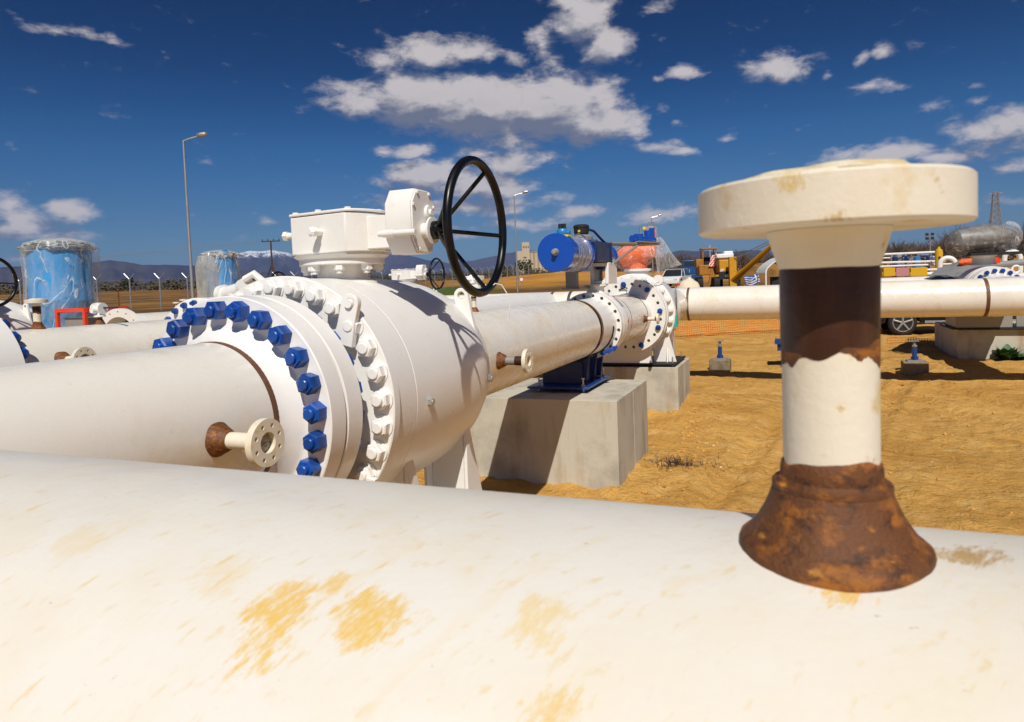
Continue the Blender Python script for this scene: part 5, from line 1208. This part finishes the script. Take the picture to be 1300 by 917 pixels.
up_ = thing('utility_pole', 'dark wooden utility pole with a crossarm in front of the snowy mountain', 'utility pole', tp_)
MB().cyl(tp_, (tp_.x, tp_.y, ztop), .17, .12, 10).build('pole', wood, up_)
MB().box((tp_.x, tp_.y, ztop-.1), (2.8, .14, .16), rz=.35).build('crossarm', wood, up_)
for k in (-1, -.35, .35, 1): MB().cyl((tp_.x+k*1.2, tp_.y+k*.44, ztop-.02), (tp_.x+k*1.2, tp_.y+k*.44, ztop+.25), .06).build('insulator', blackmatt, up_)
MB().tube([(tp_.x-1.7, tp_.y, tp_.z+1), (tp_.x, tp_.y, tp_.z+4.5)], .10, 6).tube([(tp_.x+1.7, tp_.y, tp_.z+1), (tp_.x, tp_.y, tp_.z+4.5)], .10, 6).build('brace', wood, up_)
for k, lab in ((-1.2, 'thin power line meeting the left end of the utility pole crossarm'), (1.2, 'thin power line meeting the right end of the utility pole crossarm')):
    s_ = Vector((tp_.x+k, tp_.y+k*.36, ztop+.2)); e_ = s_+Vector((-92, -8, -1.0))
    single('power_line', MB().tube([s_+(e_-s_)*u+Vector((0, 0, -1.7*4*u*(1-u)*.5)) for u in [i/14 for i in range(15)]], .022, 5), greymetal, lab, 'cable')
# fence posts with Y tops
fp = Vector((-43.1, 32.75, gz(-43.1, 32.75)))
post = thing('fence_post', 'galvanised fence post with a Y shaped top along the site edge', 'fence post', fp, 'galvanised fence posts along the site edge')
MB().cyl(fp-Vector((0, 0, .3)), fp+Vector((0, 0, 2.35)), .05, seg=10).build('post', steel, post)
for s_ in (-1, 1): MB().tube([fp+Vector((0, 0, 2.3)), fp+Vector((s_*.36, s_*.12, 2.72))], .035, 6).build('arm', steel, post)
for k in range(-3, 34):
    if k: x_, y_ = -43.1, 32.75+2.5*k; dup(post, (x_, y_, gz(x_, y_)), post['label'])
wr = MB()
for zz in (.3, .8, 1.3, 1.8, 2.25):
    wr.tube([(-43.05, y_, gz(-43.05, y_)+zz) for y_ in range(24, 118, 4)], .008, 4)
single('fence_wires', wr, greymetal, 'thin horizontal wires strung along the Y topped fence posts', 'fence')
pr = gat(662, 75); sgn = thing('warning_sign', 'tiny white and red round sign on a post in the golden field', 'sign', pr)
pc_ = at(662, 355, 75); MB().lathe(pc_, (.3, -1, 0), [(.26, 0), (.26, .02)], 20).build('disc', redpaint, sgn); MB().lathe(pc_+Vector((.006, -.02, 0)), (.3, -1, 0), [(.18, .005), (.18, .02)], 20).build('centre', whitep, sgn); MB().cyl(pr, (pc_.x, pc_.y+.04, pc_.z), .03).build('post', steel, sgn)

# ------------------------------------------------------------------ silo building
SD_ = 400.; s0 = at(674, 345, SD_); u_ = (at(684, 345, SD_)-s0).normalized(); u_.z = 0; u_.normalize(); vv_ = Vector((-u_.y, u_.x, 0)); sc_ = SD_/FPX
sl_ = thing('grain_silo', 'beige concrete silo building with a square tower on the horizon', 'building', (s0.x, s0.y, s0.z-3))
Rm = Matrix((u_, vv_, Vector((0, 0, 1)))).transposed()
def sbx(px0, px1, ya, yb, dep_, name, m, off=0., par=None, bevel=0):
    c = s0+u_*(((px0+px1)/2-674)*sc_)+vv_*(off+dep_/2); zt = s0.z+(345-ya)*sc_*.98; zb = s0.z+(345-yb)*sc_
    return MB().box((c.x, c.y, (zt+zb)/2), ((px1-px0)*sc_, dep_, zt-zb), R=Rm).build(name, m, par or sl_, smooth=0)
sbx(657, 663.5, 318, 350, 8, 'side_wing', silo); tw = sbx(663.5, 673, 307, 350, 9, 'tower', silo, -1.0); sbx(673, 720, 320, 350, 9, 'bin_block', silo, .5)
cyls = MB()
for k in range(9):
    c = s0+u_*((676+k*5.2-674)*sc_)+vv_*.5; cyls.cyl((c.x, c.y, s0.z-3), (c.x, c.y, s0.z+(345-321)*sc_), 1.15, seg=20)
cyls.build('silo_bins', silo, sl_)
sbx(665, 669, 326, 327.5, .3, 'ledge', wood, -1.2); sbx(673.5, 719, 318.8, 320, 10, 'parapet', silo, 0)
for k in range(4): sbx(665+k*2.1, 665.9+k*2.1, 312, 315, .2, 'window', glass, -1.15)

# ------------------------------------------------------------------ vegetation
def leaves(mb, c, sz, n, s, squash=1., hollow=.35):
    c = Vector(c)
    for _ in range(n):
        while True:
            p = Vector((random.uniform(-1, 1), random.uniform(-1, 1), random.uniform(-1, 1)))
            if hollow < p.length < 1: break
        if mn.noise(p*2.3+c*.37) < -.18: continue
        p = c+Vector((p.x*sz[0], p.y*sz[1], p.z*sz[2])); a = Vector((random.gauss(0, 1), random.gauss(0, 1), random.gauss(0, 1))).normalized(); b_ = a.orthogonal().normalized(); k = s*random.uniform(.5, 1.2)
        mb.add([p-a*k, p+b_*k*.7, p+a*k, p-b_*k*.7], [(0, 1, 2, 3)])
def twigs(mb, c, h, r, n, w=.02):
    c = Vector(c)
    for _ in range(n):
        a = random.uniform(0, 2*PI); e = random.uniform(.5, 1.35); z = h*random.uniform(.15, .6)*1; L_ = h*random.uniform(.25, .5)
        p = c+Vector((math.cos(a), math.sin(a), 0))*r*.15*random.random()+Vector((0, 0, z)); d = Vector((math.cos(a)*math.cos(e), math.sin(a)*math.cos(e), math.sin(e)))
        q_ = p+d*L_; s_ = d.orthogonal().normalized()*w
        mb.add([p-s_, p+s_, q_], [(0, 1, 2)])
        for _k in range(4):
            u = random.uniform(.3, .9); m_ = p+(q_-p)*u; d2 = (d+Vector((random.uniform(-.7, .7), random.uniform(-.7, .7), random.uniform(-.2, .6)))).normalized(); e_ = m_+d2*L_*.45
            s2 = d2.orthogonal().normalized()*w*.6; mb.add([m_-s2, m_+s2, e_], [(0, 1, 2)])
# far hedges and tree belts that read as one mass
hd_ = MB()
for k in range(330):
    px = random.uniform(-120, 470); d = random.uniform(235, 300); p = gat(px, d); s_ = random.uniform(1.2, 2.6)
    leaves(hd_, p+Vector((0, 0, s_*.7)), (s_*1.6, s_*1.2, s_), 34, .55, hollow=.1)
for k in range(230):
    px = random.uniform(440, 700); d = random.uniform(260, 330); p = gat(px, d); s_ = random.uniform(1.0, 2.4)
    leaves(hd_, p+Vector((0, 0, s_*.9)), (s_*1.6, s_*1.2, s_*1.1), 30, .5, hollow=.1)
tag(hd_.build('hedge', scrub, None, smooth=0, fix=False), 'dark scrub hedge along the far edge of the fields', 'hedge', kind='stuff')
bt = MB()
for k in range(260):
    px = random.uniform(760, 1130); d = random.uniform(150, 230); p = gat(px, d); h_ = random.uniform(3.0, 5.5)
    twigs(bt, p, h_, 2, 22, .09); leaves(bt, p+Vector((0, 0, h_*.35)), (2.2, 1.5, h_*.35), 14, .45, hollow=.1)
for k in range(230):
    px = random.uniform(1105, 1420); d = random.uniform(120, 190); p = gat(px, d); h_ = random.uniform(4.8, 8.0)*(1 if px > 1200 else .75)
    twigs(bt, p, h_, 2.5, 46, .07); leaves(bt, p+Vector((0, 0, h_*.25)), (2.2, 1.5, h_*.28), 12, .4, hollow=.1)
tag(bt.build('tree_belt', bark, None, smooth=0, fix=False), 'belt of bare brown trees behind the machines and the yard', 'tree belt', kind='stuff')
def tree(px, d, h, cw, m, label, n=500, s=.35, bare=False):
    p = gat(px, d); t_ = thing('round_tree' if not bare else 'bare_tree', label, 'tree', p)
    tr = MB().tube([p-Vector((0, 0, .2)), p+Vector((.05, 0, h*.3)), p+Vector((0, 0, h*.6))], [h*.035, h*.028, h*.012], 8)
    for k in range(6):
        a = k*1.05; tr.tube([p+Vector((0, 0, h*.25)), p+Vector((math.cos(a)*cw*.3, math.sin(a)*cw*.3, h*.55))], [h*.015, h*.006], 5)
    tr.build('trunk', bark, t_)
    cr = MB()
    for k in range(7): leaves(cr, p+Vector((random.uniform(-.45, .45)*cw, random.uniform(-.45, .45)*cw, h*random.uniform(.45, .75))), (cw*.5, cw*.5, h*.27), n//7, s, hollow=.2)
    cr.build('crown', m, t_, smooth=0, fix=False)
tree(668, 330, 8.5, 5.2, leafdark, 'round dark tree in front of the silo building', 900, .5)
tree(640, 320, 6.0, 3.4, leafdark, 'smaller dark tree left of the silo building', 600, .45)
tree(161, 240, 5.0, 2.6, leafdark, 'small dark tree sticking out of the hedge at the left', 500, .4)
palem = mat('pale_blossom', (.16, .13, .10), .9)
tree(113, 235, 5.0, 3.6, palem, 'pale greyish round tree in the hedge behind the left barrel', 700, .4)
# dead grass clump and soil lumps
gpos = plane_pt = None
def ground_at(px, py):
    d = ray(px, py); t_ = -EYE/d.z; p = EYEP+d*t_; return Vector((p.x, p.y, gz(p.x, p.y)))
gc = ground_at(858, 594); mb = MB()
for k in range(520):
    a = random.uniform(0, 2*PI); r_ = abs(random.gauss(0, .13)); p = gc+Vector((math.cos(a)*r_*1.6, math.sin(a)*r_, -.005)); d = Vector((random.gauss(0, 1), random.gauss(0, .6), random.uniform(.05, .7))).normalized()*random.uniform(.03, .10); w = Vector((.003, .002, 0))
    mb.add([p-w, p+w, p+d], [(0, 1, 2)])
single('dry_grass_clump', mb, wood, 'dark dry grass clump on the soil right of the big plinth', 'grass clump', smooth=0)['kind'] = 'stuff'
lm = MB(); rk = bmesh.new(); bmesh.ops.create_icosphere(rk, subdivisions=1, radius=1); rv_ = [v.co.copy() for v in rk.verts]; rk.verts.index_update(); rf2 = [tuple(v.index for v in f_.verts) for f_ in rk.faces]; rk.free()
for k in range(1500):
    d = random.uniform(4.5, 24)**1.0; az = math.radians(random.uniform(-40, 18)); x_, y_ = d*math.sin(az), d*math.cos(az); s_ = random.uniform(.004, .016)*(1+.03*d)*(2.2 if random.random() < .04 else 1)
    if random.random() < .12: x_ = -1.08+abs(random.gauss(0, .18)); y_ = random.uniform(5.2, 9)
    c = Vector((x_, y_, gz(x_, y_)+s_*.2)); lm.add([c+Vector((v.x*s_*random.uniform(.7, 1.4), v.y*s_*random.uniform(.7, 1.4), v.z*s_*random.uniform(.5, .9))) for v in rv_], rf2)
clod = mat('soil_clod', (.56, .30, .07), .95, layers=[((.30, .15, .04), 3, .5, .6, .7), ((.66, .48, .2), 2, .58, .66, .8)])
tag(lm.build('soil_clods', clod, None, smooth=0, fix=False), 'small clods and stones scattered on the ochre soil', 'stones', kind='stuff')

# ------------------------------------------------------------------ the air between here and the mountains
hz = MB().bb(-19000, 19000, -3000, 19500, -420, 930).build('haze', None, None, smooth=0, fix=True)
hz.data.materials.clear()
hm = bpy.data.materials.new('haze_air'); hm.use_nodes = True; ht = NT(hm.node_tree); ht.n.remove(ht.n['Principled BSDF'])
pv = ht.new('ShaderNodeVolumePrincipled'); pv.inputs['Color'].default_value = (.34, .50, 1, 1); pv.inputs['Density'].default_value = 4.0e-5; pv.inputs['Anisotropy'].default_value = 0
ht.l.new(pv.outputs[0], ht.n['Material Output'].inputs['Volume']); hz.data.materials.append(hm); tag(hz, 'pale blue haze in the air in front of the mountains', 'haze', kind='stuff')
scn.cycles.volume_bounces = 0
